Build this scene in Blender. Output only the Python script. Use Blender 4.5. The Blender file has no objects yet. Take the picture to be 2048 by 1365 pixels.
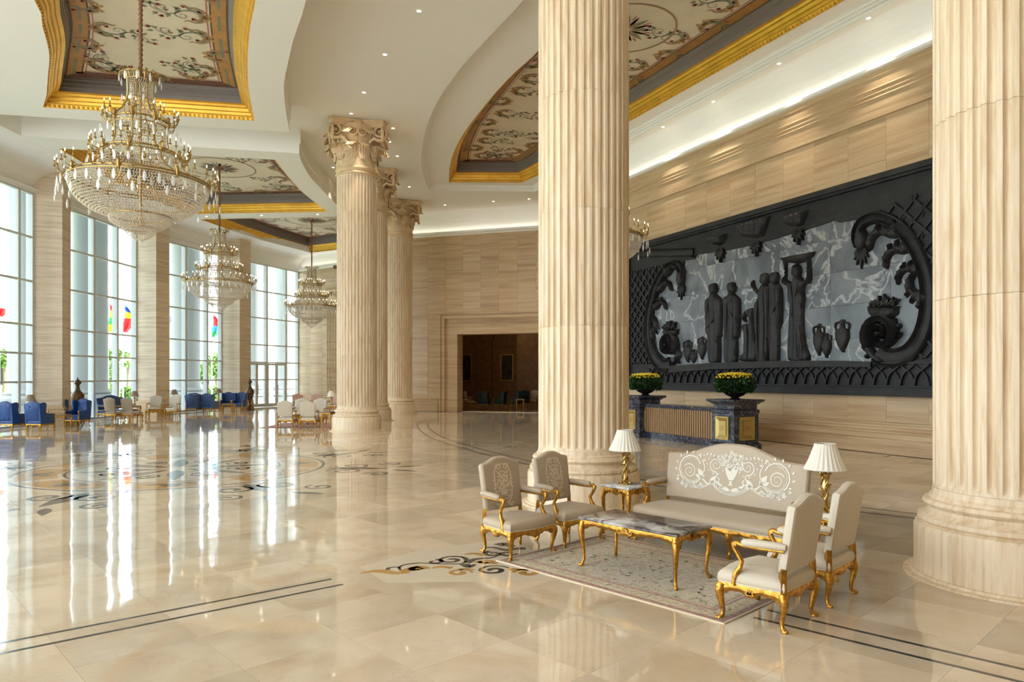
import bpy, bmesh, math, random
from mathutils import Vector, Matrix
from mathutils.geometry import delaunay_2d_cdt, tessellate_polygon
random.seed(7)
sc = bpy.context.scene
COL = sc.collection
PI = math.pi
# ------------------------------------------------------------------ camera, light, exposure
F = 25.0/36.0*2048; HZ = 753.0; EYE = 2.1
cam = bpy.data.cameras.new('camera'); camo = bpy.data.objects.new('camera', cam); COL.objects.link(camo)
camo.location = (0, 0, EYE); camo.rotation_euler = (PI/2, 0, 0)
cam.lens = 25.0; cam.sensor_width = 36.0; cam.shift_y = (HZ-682.5)/2048; cam.clip_end = 600
sc.camera = camo
DLE = 240.0
sc.view_settings.view_transform = 'Standard'; sc.view_settings.look = 'None'
sc.view_settings.gamma = 1.0; sc.view_settings.use_curve_mapping = False
sc.view_settings.exposure = 0.96
cy = sc.cycles
cy.max_bounces = 7; cy.diffuse_bounces = 5; cy.glossy_bounces = 4; cy.transmission_bounces = 4
cy.transparent_max_bounces = 24; cy.sample_clamp_indirect = 6.0; cy.caustics_reflective = False; cy.caustics_refractive = False
cy.use_denoising = True
w = bpy.data.worlds.new('hazy_sky'); sc.world = w; w.use_nodes = True
nt = w.node_tree; nt.nodes.clear()
out = nt.nodes.new('ShaderNodeOutputWorld'); bg = nt.nodes.new('ShaderNodeBackground')
tc = nt.nodes.new('ShaderNodeTexCoord'); sp = nt.nodes.new('ShaderNodeSeparateXYZ')
rp = nt.nodes.new('ShaderNodeValToRGB'); e = rp.color_ramp.elements
e[0].position = 0.0; e[0].color = (0.87, 0.945, 1.0, 1); e[1].position = 0.6; e[1].color = (0.84, 0.92, 1.0, 1)
nt.links.new(tc.outputs['Generated'], sp.inputs[0]); nt.links.new(sp.outputs['Z'], rp.inputs[0])
nt.links.new(rp.outputs[0], bg.inputs[0]); bg.inputs[1].default_value = 3.0
nt.links.new(bg.outputs[0], out.inputs[0])

def fl(u, v, z=0.0):                      # point at height z seen at photo pixel (u,v)
    Y = F*(z-EYE)/(HZ-v)
    return Vector(((u-1024)/F*Y, Y, z))
def at(u, v, Y):
    return Vector(((u-1024)/F*Y, Y, EYE+(HZ-v)/F*Y))

sun = bpy.data.lights.new('hazy_sun', 'SUN'); sun.energy = 12.0; sun.angle = math.radians(4); sun.color = (1, .98, .94)
suno = bpy.data.objects.new('hazy_sun', sun); COL.objects.link(suno)
suno.rotation_euler = Vector((-.65, -.12, -.72)).to_track_quat('-Z', 'Y').to_euler()
# concealed light strips lying on the wall cornices, washing the ceiling
def strip(x0, y0, x1, y1, z, watts, col=(1, .90, .74)):
    n = max(1, int(math.hypot(x1-x0, y1-y0)/5)); dx, dy = (x1-x0)/n, (y1-y0)/n; ln = math.hypot(dx, dy)
    for i in range(n):
        L = bpy.data.lights.new('cove_strip', 'AREA'); L.shape = 'RECTANGLE'; L.size = ln; L.size_y = .06; L.energy = watts*ln; L.color = col
        o = bpy.data.objects.new('cove_strip_light', L); COL.objects.link(o); o.location = (x0+dx*(i+.5), y0+dy*(i+.5), z)
        o.rotation_euler = (PI, 0, math.atan2(dy, dx))
CW = .8
strip(4.66, 31.1, 16.3, 5.85, 10.66, CW); strip(-7.0, 43.0, 5.3, 39.05, 10.66, CW)
strip(-15.4, 51.8, -7.2, 46.1, 10.02, CW)
# ------------------------------------------------------------------ materials
def new_mat(name):
    m = bpy.data.materials.new(name); m.use_nodes = True
    return m, m.node_tree, m.node_tree.nodes['Principled BSDF']
def mat(name, col, rough=0.6, metal=0.0, spec=0.5, coat=0.0, emit=None, es=0.0, bump=0.0, bscale=40.0, sheen=0.0, vary=0.0, vscale=3.0):
    m, nt, b = new_mat(name)
    b.inputs['Base Color'].default_value = (*col, 1); b.inputs['Roughness'].default_value = rough
    b.inputs['Metallic'].default_value = metal; b.inputs['Specular IOR Level'].default_value = spec
    b.inputs['Coat Weight'].default_value = coat
    if sheen: b.inputs['Sheen Weight'].default_value = sheen
    if emit:
        b.inputs['Emission Color'].default_value = (*emit, 1); b.inputs['Emission Strength'].default_value = es
    if bump or vary:
        tc = nt.nodes.new('ShaderNodeTexCoord')
    if bump:
        n = nt.nodes.new('ShaderNodeTexNoise'); n.inputs['Scale'].default_value = bscale; n.inputs['Detail'].default_value = 3
        bp = nt.nodes.new('ShaderNodeBump'); bp.inputs['Strength'].default_value = bump; bp.inputs['Distance'].default_value = 0.01
        nt.links.new(tc.outputs['Object'], n.inputs['Vector']); nt.links.new(n.outputs['Fac'], bp.inputs['Height']); nt.links.new(bp.outputs[0], b.inputs['Normal'])
    if vary:
        n = nt.nodes.new('ShaderNodeTexNoise'); n.inputs['Scale'].default_value = vscale; n.inputs['Detail'].default_value = 4
        r = nt.nodes.new('ShaderNodeValToRGB')
        r.color_ramp.elements[0].position = .3; r.color_ramp.elements[0].color = (*[c*(1-vary) for c in col], 1)
        r.color_ramp.elements[1].position = .7; r.color_ramp.elements[1].color = (*[min(1, c*(1+vary)) for c in col], 1)
        nt.links.new(tc.outputs['Object'], n.inputs['Vector']); nt.links.new(n.outputs['Fac'], r.inputs[0]); nt.links.new(r.outputs[0], b.inputs['Base Color'])
    return m
def streak(name, c1, c2, c3, sc3, rough=.45, mscale=1.0, per=None, bump=.15, detail=6):
    """veined stone: noise stretched along the bedding"""
    m, nt, b = new_mat(name); N = nt.nodes; L = nt.links
    g = N.new('ShaderNodeNewGeometry'); mp = N.new('ShaderNodeMapping'); mp.inputs['Scale'].default_value = sc3
    L.new(g.outputs['Position'], mp.inputs[0])
    vec = mp.outputs[0]
    if per:                                # every block has its own vein offset
        oi = N.new('ShaderNodeObjectInfo'); mu = N.new('ShaderNodeMath'); mu.operation = 'MULTIPLY'; mu.inputs[1].default_value = 37.0
        ad = N.new('ShaderNodeVectorMath'); ad.operation = 'ADD'
        L.new(oi.outputs['Random'], mu.inputs[0]); L.new(mp.outputs[0], ad.inputs[0]); L.new(mu.outputs[0], ad.inputs[1]); vec = ad.outputs[0]
    n = N.new('ShaderNodeTexNoise'); n.inputs['Scale'].default_value = mscale; n.inputs['Detail'].default_value = detail; n.inputs['Roughness'].default_value = .65
    n.inputs['Distortion'].default_value = .25
    r = N.new('ShaderNodeValToRGB'); el = r.color_ramp.elements
    el[0].position = .3; el[0].color = (*c1, 1); el[1].position = .72; el[1].color = (*c3, 1); x = el.new(.5); x.color = (*c2, 1)
    L.new(vec, n.inputs['Vector']); L.new(n.outputs['Fac'], r.inputs[0])
    colr = r.outputs[0]
    if per:
        hs = N.new('ShaderNodeHueSaturation'); mr = N.new('ShaderNodeMapRange'); mr.inputs[3].default_value = 1-per; mr.inputs[4].default_value = 1+per
        L.new(oi.outputs['Random'], mr.inputs[0]); L.new(mr.outputs[0], hs.inputs['Value']); L.new(colr, hs.inputs['Color']); colr = hs.outputs[0]
    L.new(colr, b.inputs['Base Color']); b.inputs['Roughness'].default_value = rough
    if bump:
        bp = N.new('ShaderNodeBump'); bp.inputs['Strength'].default_value = bump; bp.inputs['Distance'].default_value = .01
        L.new(n.outputs['Fac'], bp.inputs['Height']); L.new(bp.outputs[0], b.inputs['Normal'])
    return m
def veined(name, base, vein, scale=2.0, rough=.2, thin=.06, base2=None, per=False, dist=1.6):
    m, nt, b = new_mat(name); N = nt.nodes; L = nt.links
    tc = N.new('ShaderNodeTexCoord'); g = N.new('ShaderNodeNewGeometry'); src = g.outputs['Position']
    if per:
        oi = N.new('ShaderNodeObjectInfo'); mu = N.new('ShaderNodeMath'); mu.operation = 'MULTIPLY'; mu.inputs[1].default_value = 23.0
        ad = N.new('ShaderNodeVectorMath'); ad.operation = 'ADD'
        L.new(oi.outputs['Random'], mu.inputs[0]); L.new(src, ad.inputs[0]); L.new(mu.outputs[0], ad.inputs[1]); src = ad.outputs[0]
    n1 = N.new('ShaderNodeTexNoise'); n1.inputs['Scale'].default_value = scale; n1.inputs['Detail'].default_value = 8; n1.inputs['Distortion'].default_value = dist
    n2 = N.new('ShaderNodeTexNoise'); n2.inputs['Scale'].default_value = scale*.9; n2.inputs['Detail'].default_value = 7; n2.inputs['Distortion'].default_value = .6
    L.new(src, n1.inputs['Vector']); L.new(src, n2.inputs['Vector'])
    r = N.new('ShaderNodeValToRGB'); el = r.color_ramp.elements
    el[0].position = .5-thin; el[0].color = (0, 0, 0, 1); el[1].position = .5+thin; el[1].color = (0, 0, 0, 1); x = el.new(.5); x.color = (1, 1, 1, 1)
    L.new(n1.outputs['Fac'], r.inputs[0])
    r2 = N.new('ShaderNodeValToRGB'); r2.color_ramp.elements[0].position = .36; r2.color_ramp.elements[1].position = .64
    mb = N.new('ShaderNodeMixRGB'); mb.inputs[1].default_value = (*base, 1); mb.inputs[2].default_value = (*(base2 or [c*.75 for c in base]), 1)
    L.new(n2.outputs['Fac'], r2.inputs[0]); L.new(r2.outputs[0], mb.inputs[0])
    mx = N.new('ShaderNodeMixRGB'); L.new(r.outputs[0], mx.inputs[0]); L.new(mb.outputs[0], mx.inputs[1]); mx.inputs[2].default_value = (*vein, 1)
    L.new(mx.outputs[0], b.inputs['Base Color']); b.inputs['Roughness'].default_value = rough
    return m
M = {}
M['plaster'] = mat('white_plaster', (.88, .88, .845), .75)
M['plaster_warm'] = mat('cream_plaster', (.87, .85, .785), .75)
TR1, TR2, TR3 = (.42, .27, .145), (.56, .395, .225), (.66, .51, .32)
M['trav'] = streak('travertine_wall', TR1, TR2, TR3, (.22, .22, 6.0), .35, 1.0, per=.045)
M['trav_plain'] = streak('travertine_moulding', TR1, TR2, TR3, (.35, .35, 8.0), .6, 1.0, bump=.04)
M['trav_pier'] = streak('travertine_pier', (.50, .37, .25), (.66, .53, .38), (.78, .67, .52), (.5, .5, 9.0), .4, 1.0)
M['shaft'] = streak('travertine_shaft', (.58, .42, .25), (.74, .60, .42), (.82, .72, .56), (9.0, 9.0, .7), .5, 1.5, per=.03, bump=.25)
M['cap'] = streak('travertine_capital', (.56, .38, .20), (.70, .52, .31), (.77, .61, .40), (2.0, 2.0, 3.0), .6, 1.3, bump=.3)
M['gold'] = mat('gilt_wood', (.50, .255, .045), .36, .9, bump=.28, bscale=60, vary=.4, vscale=22)
M['gold_mould'] = mat('gilded_moulding', (.80, .46, .06), .42, .6, vary=.12, vscale=2)
M['brass'] = mat('aged_brass', (.42, .28, .10), .35, 1.0)
M['bronze'] = mat('bright_bronze', (.50, .34, .12), .25, 1.0)
M['gray_mould'] = mat('taupe_moulding', (.20, .17, .15), .5)
M['cream_paint'] = mat('cream_painted_canvas', (.73, .66, .50), .6, vary=.05, vscale=1.5)
M['p_brown'] = mat('brown_fresco_border', (.16, .075, .045), .6, vary=.35, vscale=14)
M['p_ochre'] = mat('ochre_fresco_paint', (.48, .25, .075), .6, vary=.12)
M['p_green'] = mat('sage_fresco_paint', (.23, .24, .15), .6)
M['p_red'] = mat('rose_fresco_paint', (.50, .13, .12), .6)
M['p_tan'] = mat('tan_fresco_paint', (.36, .22, .11), .6)
M['fab_cream'] = mat('cream_silk_upholstery', (.60, .53, .42), .5, sheen=.1, bump=.08, bscale=300)
M['fab_taupe'] = mat('taupe_silk_upholstery', (.44, .35, .25), .5, sheen=.15, bump=.08, bscale=300)
M['embroid'] = mat('ivory_embroidery', (.80, .74, .62), .6)
M['embroid2'] = mat('sand_embroidery', (.70, .59, .44), .6)
M['lace'] = mat('white_sofa_embroidery', (.74, .70, .60), .7)
M['blue'] = mat('royal_blue_velvet', (.004, .045, .20), .5, sheen=.05, vary=.2, vscale=9)
M['blue_pat'] = mat('pale_blue_damask', (.03, .10, .32), .55)
M['pink'] = mat('dusty_rose_upholstery', (.50, .33, .27), .6)
M['walnut'] = mat('walnut_frame', (.25, .13, .06), .4)
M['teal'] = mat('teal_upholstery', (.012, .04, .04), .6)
M['slate'] = streak('charcoal_carved_stone', (.005, .005, .006), (.011, .011, .012), (.026, .025, .024), (1.2, 1.2, 2.2), .6, 1.6, bump=.5)
M['gray_marble'] = veined('grey_veined_marble', (.085, .10, .12), (.42, .43, .43), .95, .3, .026, (.19, .21, .23), per=True, dist=.5)
M['navy_marble'] = veined('blue_black_marble', (.022, .026, .040), (.30, .30, .34), 3.0, .15, .014, (.03, .034, .055))
M['table_marble'] = veined('grey_swirled_marble', (.55, .54, .53), (.05, .035, .035), 2.0, .12, .07, (.16, .13, .135), dist=1.0)
M['white_marble'] = veined('white_veined_marble', (.78, .77, .74), (.35, .36, .40), 5.0, .15, .05, (.62, .62, .62))
M['dark_inlay'] = mat('dark_stone_inlay', (.055, .055, .055), .10, vary=.15)
M['ochre_inlay'] = mat('ochre_stone_inlay', (.50, .28, .09), .10, vary=.15)
M['tan_inlay'] = mat('pale_stone_inlay', (.69, .60, .47), .10)
M['shade'] = mat('pleated_silk_shade', (.74, .70, .61), .7, emit=(1, .93, .8), es=.01)
M['shade_tan'] = mat('tan_pleated_shade', (.36, .27, .18), .7)
M['leaf'] = mat('dark_green_leaf', (.018, .06, .012), .5, vary=.4)
M['yellow'] = mat('yellow_flower', (.85, .62, .02), .6)
M['pot'] = mat('black_bowl', (.015, .013, .012), .25)
M['wood_slat'] = mat('gold_brown_slat', (.36, .21, .10), .35, .3)
M['recess'] = mat('dark_recess', (.03, .02, .015), .6)
M['panel_gold'] = mat('matt_gold_panel', (.50, .36, .12), .4, .7)
M['urn'] = mat('mottled_bronze_urn', (.13, .075, .035), .25, .4, vary=.6, vscale=6)
M['alu'] = mat('white_window_frame', (.62, .65, .64), .4)
M['ext_stone'] = mat('pale_exterior_stone', (.37, .385, .38), .8)
M['grass'] = mat('lawn', (.16, .26, .06), .9, vary=.3, vscale=.3)
M['paving'] = mat('pale_paving', (.62, .62, .60), .8)
M['tree'] = mat('tree_foliage', (.13, .22, .05), .8, vary=.4, vscale=2)
M['trunk'] = mat('tree_bark', (.20, .15, .10), .9)
M['pole'] = mat('steel_pole', (.45, .46, .47), .4, .5)
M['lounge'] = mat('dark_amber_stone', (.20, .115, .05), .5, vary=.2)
M['picture'] = mat('dark_oil_painting', (.035, .03, .02), .4, vary=.8, vscale=3)
for nm, c in dict(red=(.65, .03, .04), green=(.05, .38, .12), white=(.85, .85, .85), yellow=(.85, .6, .03), blue=(.03, .1, .5), sky=(.05, .35, .65)).items():
    M['flag_'+nm] = mat(nm+'_flag_cloth', c, .8)
# candle flame and lamp glow give light
M['flame'] = mat('candle_flame', (1, .8, .5), .5, emit=(1, .74, .38), es=6.0)
M['glow'] = mat('downlight_lens', (1, 1, 1), .5, emit=(1, .86, .62), es=14.0)
for k in ('flame', 'glow', 'shade'): M[k].cycles.emission_sampling = 'NONE'
# crystal beads: clear, glittering, mostly reflecting
def crystal(name, tr, col):
    m, nt, b = new_mat(name); N = nt.nodes; L = nt.links
    o = N['Material Output']; t = N.new('ShaderNodeBsdfTransparent'); t.inputs[0].default_value = (1, .98, .95, 1)
    b.inputs['Base Color'].default_value = (*col, 1); b.inputs['Roughness'].default_value = .12; b.inputs['Specular IOR Level'].default_value = 1.0
    b.inputs['Coat Weight'].default_value = .5
    mx = N.new('ShaderNodeMixShader'); mx.inputs[0].default_value = tr
    L.new(b.outputs[0], mx.inputs[1]); L.new(t.outputs[0], mx.inputs[2]); L.new(mx.outputs[0], o.inputs[0])
    return m
M['crystal'] = crystal('crystal_bead', .28, (.80, .73, .62))
M['drop'] = crystal('crystal_pendant', .35, (.90, .92, .93))
# window glass
def glass():
    m, nt, b = new_mat('window_glass'); N = nt.nodes; L = nt.links; o = N['Material Output']; N.remove(b)
    t = N.new('ShaderNodeBsdfTransparent'); t.inputs[0].default_value = (.95, .98, .985, 1)
    g = N.new('ShaderNodeBsdfGlossy'); g.inputs['Roughness'].default_value = .02; fr = N.new('ShaderNodeLayerWeight'); fr.inputs['Blend'].default_value = .06
    mx = N.new('ShaderNodeMixShader'); L.new(fr.outputs['Fresnel'], mx.inputs[0]); L.new(t.outputs[0], mx.inputs[1]); L.new(g.outputs[0], mx.inputs[2]); L.new(mx.outputs[0], o.inputs[0])
    return m
M['glass'] = glass()
# polished floor marble, each tile with its own tone and vein offset
TA = math.radians(-46.4); TS = .87; TP0, TQ0 = -5.0, 2.985
def floor_mat():
    m, nt, b = new_mat('polished_beige_marble'); N = nt.nodes; L = nt.links
    g = N.new('ShaderNodeNewGeometry')
    def dot(vx, vy, off):
        d = N.new('ShaderNodeVectorMath'); d.operation = 'DOT_PRODUCT'; d.inputs[1].default_value = (vx, vy, 0); L.new(g.outputs['Position'], d.inputs[0])
        a = N.new('ShaderNodeMath'); a.operation = 'ADD'; a.inputs[1].default_value = -off; L.new(d.outputs['Value'], a.inputs[0])
        q = N.new('ShaderNodeMath'); q.operation = 'DIVIDE'; q.inputs[1].default_value = TS; L.new(a.outputs[0], q.inputs[0])
        f = N.new('ShaderNodeMath'); f.operation = 'FLOOR'; L.new(q.outputs[0], f.inputs[0]); return f.outputs[0]
    p = dot(math.cos(TA), math.sin(TA), TP0); q = dot(-math.sin(TA), math.cos(TA), TQ0)
    cb = N.new('ShaderNodeCombineXYZ'); L.new(p, cb.inputs[0]); L.new(q, cb.inputs[1])
    wn = N.new('ShaderNodeTexWhiteNoise'); wn.noise_dimensions = '2D'; L.new(cb.outputs[0], wn.inputs['Vector'])
    sc_ = N.new('ShaderNodeVectorMath'); sc_.operation = 'SCALE'; sc_.inputs['Scale'].default_value = 9.0; L.new(wn.outputs['Color'], sc_.inputs[0])
    ad = N.new('ShaderNodeVectorMath'); ad.operation = 'ADD'; L.new(g.outputs['Position'], ad.inputs[0]); L.new(sc_.outputs[0], ad.inputs[1])
    n = N.new('ShaderNodeTexNoise'); n.inputs['Scale'].default_value = 1.6; n.inputs['Detail'].default_value = 8; n.inputs['Distortion'].default_value = .7; L.new(ad.outputs[0], n.inputs['Vector'])
    r = N.new('ShaderNodeValToRGB'); el = r.color_ramp.elements
    el[0].position = .25; el[0].color = (.57, .44, .30, 1); el[1].position = .75; el[1].color = (.74, .64, .50, 1); x = el.new(.5); x.color = (.67, .555, .41, 1)
    L.new(n.outputs['Fac'], r.inputs[0])
    v = N.new('ShaderNodeTexNoise'); v.inputs['Scale'].default_value = 2.2; v.inputs['Detail'].default_value = 6; v.inputs['Distortion'].default_value = 1.2; L.new(ad.outputs[0], v.inputs['Vector'])
    vr = N.new('ShaderNodeValToRGB'); e2 = vr.color_ramp.elements; e2[0].position = .488; e2[0].color = (0, 0, 0, 1); e2[1].position = .512; e2[1].color = (0, 0, 0, 1); y = e2.new(.5); y.color = (.16, .16, .16, 1)
    L.new(v.outputs['Fac'], vr.inputs[0])
    mx = N.new('ShaderNodeMixRGB'); L.new(vr.outputs[0], mx.inputs[0]); L.new(r.outputs[0], mx.inputs[1]); mx.inputs[2].default_value = (.42, .25, .14, 1)
    hs = N.new('ShaderNodeHueSaturation'); mr = N.new('ShaderNodeMapRange'); mr.inputs[3].default_value = .83; mr.inputs[4].default_value = 1.12
    L.new(wn.outputs['Value'], mr.inputs[0]); L.new(mr.outputs[0], hs.inputs['Value']); L.new(mx.outputs[0], hs.inputs['Color'])
    L.new(hs.outputs[0], b.inputs['Base Color'])
    b.inputs['Roughness'].default_value = .045; b.inputs['IOR'].default_value = 1.62
    wv = N.new('ShaderNodeTexNoise'); wv.inputs['Scale'].default_value = 1.5; wv.inputs['Detail'].default_value = 1.5; L.new(g.outputs['Position'], wv.inputs['Vector'])
    bp = N.new('ShaderNodeBump'); bp.inputs['Strength'].default_value = .16; bp.inputs['Distance'].default_value = .02
    L.new(wv.outputs['Fac'], bp.inputs['Height']); L.new(bp.outputs[0], b.inputs['Normal'])
    return m
M['floor'] = floor_mat()
def rug_mat():
    m, nt, b = new_mat('woven_rug_wool'); N = nt.nodes; L = nt.links
    tc = N.new('ShaderNodeTexCoord')
    n = N.new('ShaderNodeTexNoise'); n.inputs['Scale'].default_value = 16; n.inputs['Detail'].default_value = 4; n.inputs['Distortion'].default_value = 1.5; L.new(tc.outputs['Object'], n.inputs['Vector'])
    r = N.new('ShaderNodeValToRGB'); el = r.color_ramp.elements; el[0].position = .35; el[0].color = (.36, .30, .19, 1); el[1].position = .64; el[1].color = (.50, .33, .26, 1)
    for p_, c_ in ((.45, (.56, .49, .36)), (.52, (.55, .52, .46)), (.58, (.66, .58, .45))):
        x = el.new(p_); x.color = (*c_, 1)
    L.new(n.outputs['Fac'], r.inputs[0]); L.new(r.outputs[0], b.inputs['Base Color']); b.inputs['Roughness'].default_value = .95
    bp = N.new('ShaderNodeBump'); bp.inputs['Strength'].default_value = .4; bp.inputs['Distance'].default_value = .004
    n2 = N.new('ShaderNodeTexNoise'); n2.inputs['Scale'].default_value = 220; L.new(tc.outputs['Object'], n2.inputs['Vector']); L.new(n2.outputs['Fac'], bp.inputs['Height']); L.new(bp.outputs[0], b.inputs['Normal'])
    return m
M['rug'] = rug_mat()
M['rug_edge'] = mat('maroon_rug_border', (.40, .24, .20), .95, vary=.3, vscale=20)
M['rug_band'] = mat('beige_rug_border', (.56, .47, .34), .95, vary=.3, vscale=25)
def stripe_mat():
    m, nt, b = new_mat('blue_striped_silk'); N = nt.nodes; L = nt.links
    tc = N.new('ShaderNodeTexCoord'); s = N.new('ShaderNodeSeparateXYZ'); L.new(tc.outputs['Object'], s.inputs[0])
    mu = N.new('ShaderNodeMath'); mu.operation = 'MULTIPLY'; mu.inputs[1].default_value = 42; L.new(s.outputs['X'], mu.inputs[0])
    si = N.new('ShaderNodeMath'); si.operation = 'SINE'; L.new(mu.outputs[0], si.inputs[0])
    r = N.new('ShaderNodeValToRGB'); el = r.color_ramp.elements; el[0].position = .45; el[0].color = (.01, .06, .22, 1); el[1].position = .6; el[1].color = (.08, .13, .25, 1)
    L.new(si.outputs[0], r.inputs[0]); L.new(r.outputs[0], b.inputs['Base Color']); b.inputs['Roughness'].default_value = .5
    return m
M['stripe'] = stripe_mat()

# ------------------------------------------------------------------ mesh helpers
class MB:
    def __init__(s): s.v = []; s.f = []
    def add(s, vs, fs, T=None):
        o = len(s.v)
        if T is not None: vs = [T @ Vector(p) for p in vs]
        s.v.extend([tuple(p) for p in vs]); s.f.extend([tuple(i+o for i in f) for f in fs]); return s
    def box(s, x0, x1, y0, y1, z0, z1, T=None):
        vs = [(x0, y0, z0), (x1, y0, z0), (x1, y1, z0), (x0, y1, z0), (x0, y0, z1), (x1, y0, z1), (x1, y1, z1), (x0, y1, z1)]
        return s.add(vs, [(0, 3, 2, 1), (4, 5, 6, 7), (0, 1, 5, 4), (1, 2, 6, 5), (2, 3, 7, 6), (3, 0, 4, 7)], T)
    def lathe(s, prof, n=24, T=None, cap=True, rf=None):
        vs = []; fs = []
        for r, z in prof:
            for k in range(n):
                a = 2*PI*k/n; rr = rf(r, z, a) if rf else r
                vs.append((rr*math.cos(a), rr*math.sin(a), z))
        for i in range(len(prof)-1):
            for k in range(n):
                j = (k+1) % n; fs.append((i*n+k, i*n+j, (i+1)*n+j, (i+1)*n+k))
        if cap:
            fs.append(tuple(range(n-1, -1, -1))); fs.append(tuple((len(prof)-1)*n+k for k in range(n)))
        return s.add(vs, fs, T)
    def tube(s, pts, rad, n=8, T=None, flat=1.0, cap=True):
        pts = [Vector(p) for p in pts]; m = len(pts)
        if not hasattr(rad, '__len__'): rad = [rad]*m
        vs = []; fs = []; up = Vector((0, 0, 1)); prev = None
        for i, p in enumerate(pts):
            d = (pts[min(i+1, m-1)]-pts[max(i-1, 0)])
            d = d.normalized() if d.length > 1e-9 else Vector((0, 0, 1))
            if prev is None:
                a = d.cross(up);
                if a.length < .05: a = d.cross(Vector((0, 1, 0)))
                a.normalize()
            else:
                a = prev-d*prev.dot(d); a = a.normalized() if a.length > 1e-6 else d.orthogonal().normalized()
            prev = a; b = d.cross(a)
            for k in range(n):
                t = 2*PI*k/n; vs.append(p+(a*math.cos(t)+b*math.sin(t)*flat)*rad[i])
        for i in range(m-1):
            for k in range(n):
                j = (k+1) % n; fs.append((i*n+k, i*n+j, (i+1)*n+j, (i+1)*n+k))
        if cap: fs.append(tuple(range(n-1, -1, -1))); fs.append(tuple((m-1)*n+k for k in range(n)))
        return s.add(vs, fs, T)
    def plate(s, polys, h0, h1, T=None):
        for p in polys:
            n = len(p)
            if n < 3: continue
            vs = [(x, y, h1) for x, y in p]+[(x, y, h0) for x, y in p]
            fs = [tuple(range(n))]+[(i, i+n, (i+1) % n+n, (i+1) % n) for i in range(n)]
            s.add(vs, fs, T)
        return s
    def loft(s, outl, prof, T=None, cap0=False, cap1=True):
        """closed 2D outline (counter-clockwise) run through (inset, height) steps"""
        nr = normals2(outl); n = len(outl); vs = []; fs = []
        for ins, h in prof:
            for (x, y), (nx, ny) in zip(outl, nr): vs.append((x+nx*ins, y+ny*ins, h))
        for i in range(len(prof)-1):
            for k in range(n):
                j = (k+1) % n; fs.append((i*n+k, i*n+j, (i+1)*n+j, (i+1)*n+k))
        if cap0: fs.append(tuple(range(n-1, -1, -1)))
        if cap1: fs.append(tuple((len(prof)-1)*n+k for k in range(n)))
        return s.add(vs, fs, T)
    def oct(s, c, r, T=None, sz=1.0):
        x, y, z = c
        return s.add([(x+r, y, z), (x, y+r, z), (x-r, y, z), (x, y-r, z), (x, y, z+r*sz), (x, y, z-r*sz)],
                     [(0, 1, 4), (1, 2, 4), (2, 3, 4), (3, 0, 4), (1, 0, 5), (2, 1, 5), (3, 2, 5), (0, 3, 5)], T)
    def build(s, name, m, parent=None, smooth=None, kind=None, loc=None):
        me = bpy.data.meshes.new(name); me.from_pydata(s.v, [], s.f); me.update()
        if m is not None: me.materials.append(m)
        if smooth is not None:
            me.polygons.foreach_set('use_smooth', [True]*len(me.polygons))
            me.set_sharp_from_angle(angle=math.radians(smooth))
        o = bpy.data.objects.new(name, me); COL.objects.link(o)
        if parent: o.parent = parent
        if kind: o['kind'] = kind
        if loc: o.location = loc
        return o
def area2(p): return sum(p[i][0]*p[(i+1) % len(p)][1]-p[(i+1) % len(p)][0]*p[i][1] for i in range(len(p)))/2
def ccw(p): p = [tuple(q[:2]) for q in p]; return p if area2(p) > 0 else p[::-1]
def normals2(p):
    n = len(p); out = []
    for i in range(n):
        a = Vector(p[i])-Vector(p[i-1]); b = Vector(p[(i+1) % n])-Vector(p[i])
        a = a.normalized() if a.length > 1e-9 else b.normalized(); b = b.normalized() if b.length > 1e-9 else a
        na = Vector((-a.y, a.x)); nb = Vector((-b.y, b.x)); m = na+nb
        if m.length < 1e-6: m = na
        m.normalize(); c = max(.35, m.dot(na)); out.append((m.x/c, m.y/c))
    return out
def spline(pts, k=6, closed=False):
    P = [Vector(p) for p in pts]; n = len(P); out = []
    rng = range(n) if closed else range(n-1)
    for i in rng:
        p0 = P[(i-1) % n] if closed or i > 0 else P[0]*2-P[1]
        p1 = P[i]; p2 = P[(i+1) % n]; p3 = P[(i+2) % n] if closed or i+2 < n else P[-1]*2-P[-2]
        for j in range(k):
            t = j/k; out.append(.5*((2*p1)+(p2-p0)*t+(2*p0-5*p1+4*p2-p3)*t*t+(3*p1-p0-3*p2+p3)*t**3))
    if not closed: out.append(P[-1])
    return out
def ribbon(pts, w0, w1=None, wm=None):
    """2D ribbon outline along a path; width w0 -> (wm in the middle) -> w1"""
    P = [Vector(p[:2]) for p in pts]; n = len(P); L = []; R = []
    if w1 is None: w1 = w0
    if n < 2: return []
    quads = []
    for i, p in enumerate(P):
        d = (P[min(i+1, n-1)]-P[max(i-1, 0)]); d = d.normalized() if d.length > 1e-9 else Vector((1, 0))
        t = i/(n-1); wd = w0+(w1-w0)*t
        if wm is not None: wd += (wm-(w0+w1)/2)*math.sin(PI*t)
        nn = Vector((-d.y, d.x))*wd/2; L.append(tuple(p+nn)); R.append(tuple(p-nn))
    for i in range(n-1): quads.append([R[i], R[i+1], L[i+1], L[i]])
    return quads
def spiral(cx, cy, r0, r1, a0, turns, w0, w1, n=None):
    n = n or max(8, int(abs(turns)*14)); pts = []
    for i in range(n+1):
        t = i/n; a = a0+turns*2*PI*t; r = r0+(r1-r0)*t; pts.append((cx+r*math.cos(a), cy+r*math.sin(a)))
    return ribbon(pts, w0, w1)
def leaf(x, y, ang, ln, w, n=5):
    c, s_ = math.cos(ang), math.sin(ang); up = []; dn = []
    for i in range(n+1):
        t = i/n; h = w/2*math.sin(PI*min(1, t**.8)); up.append((t*ln, h)); dn.append((t*ln, -h))
    pl = dn+up[::-1][1:-1]
    return [[(x+a*c-b*s_, y+a*s_+b*c) for a, b in pl]]
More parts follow.
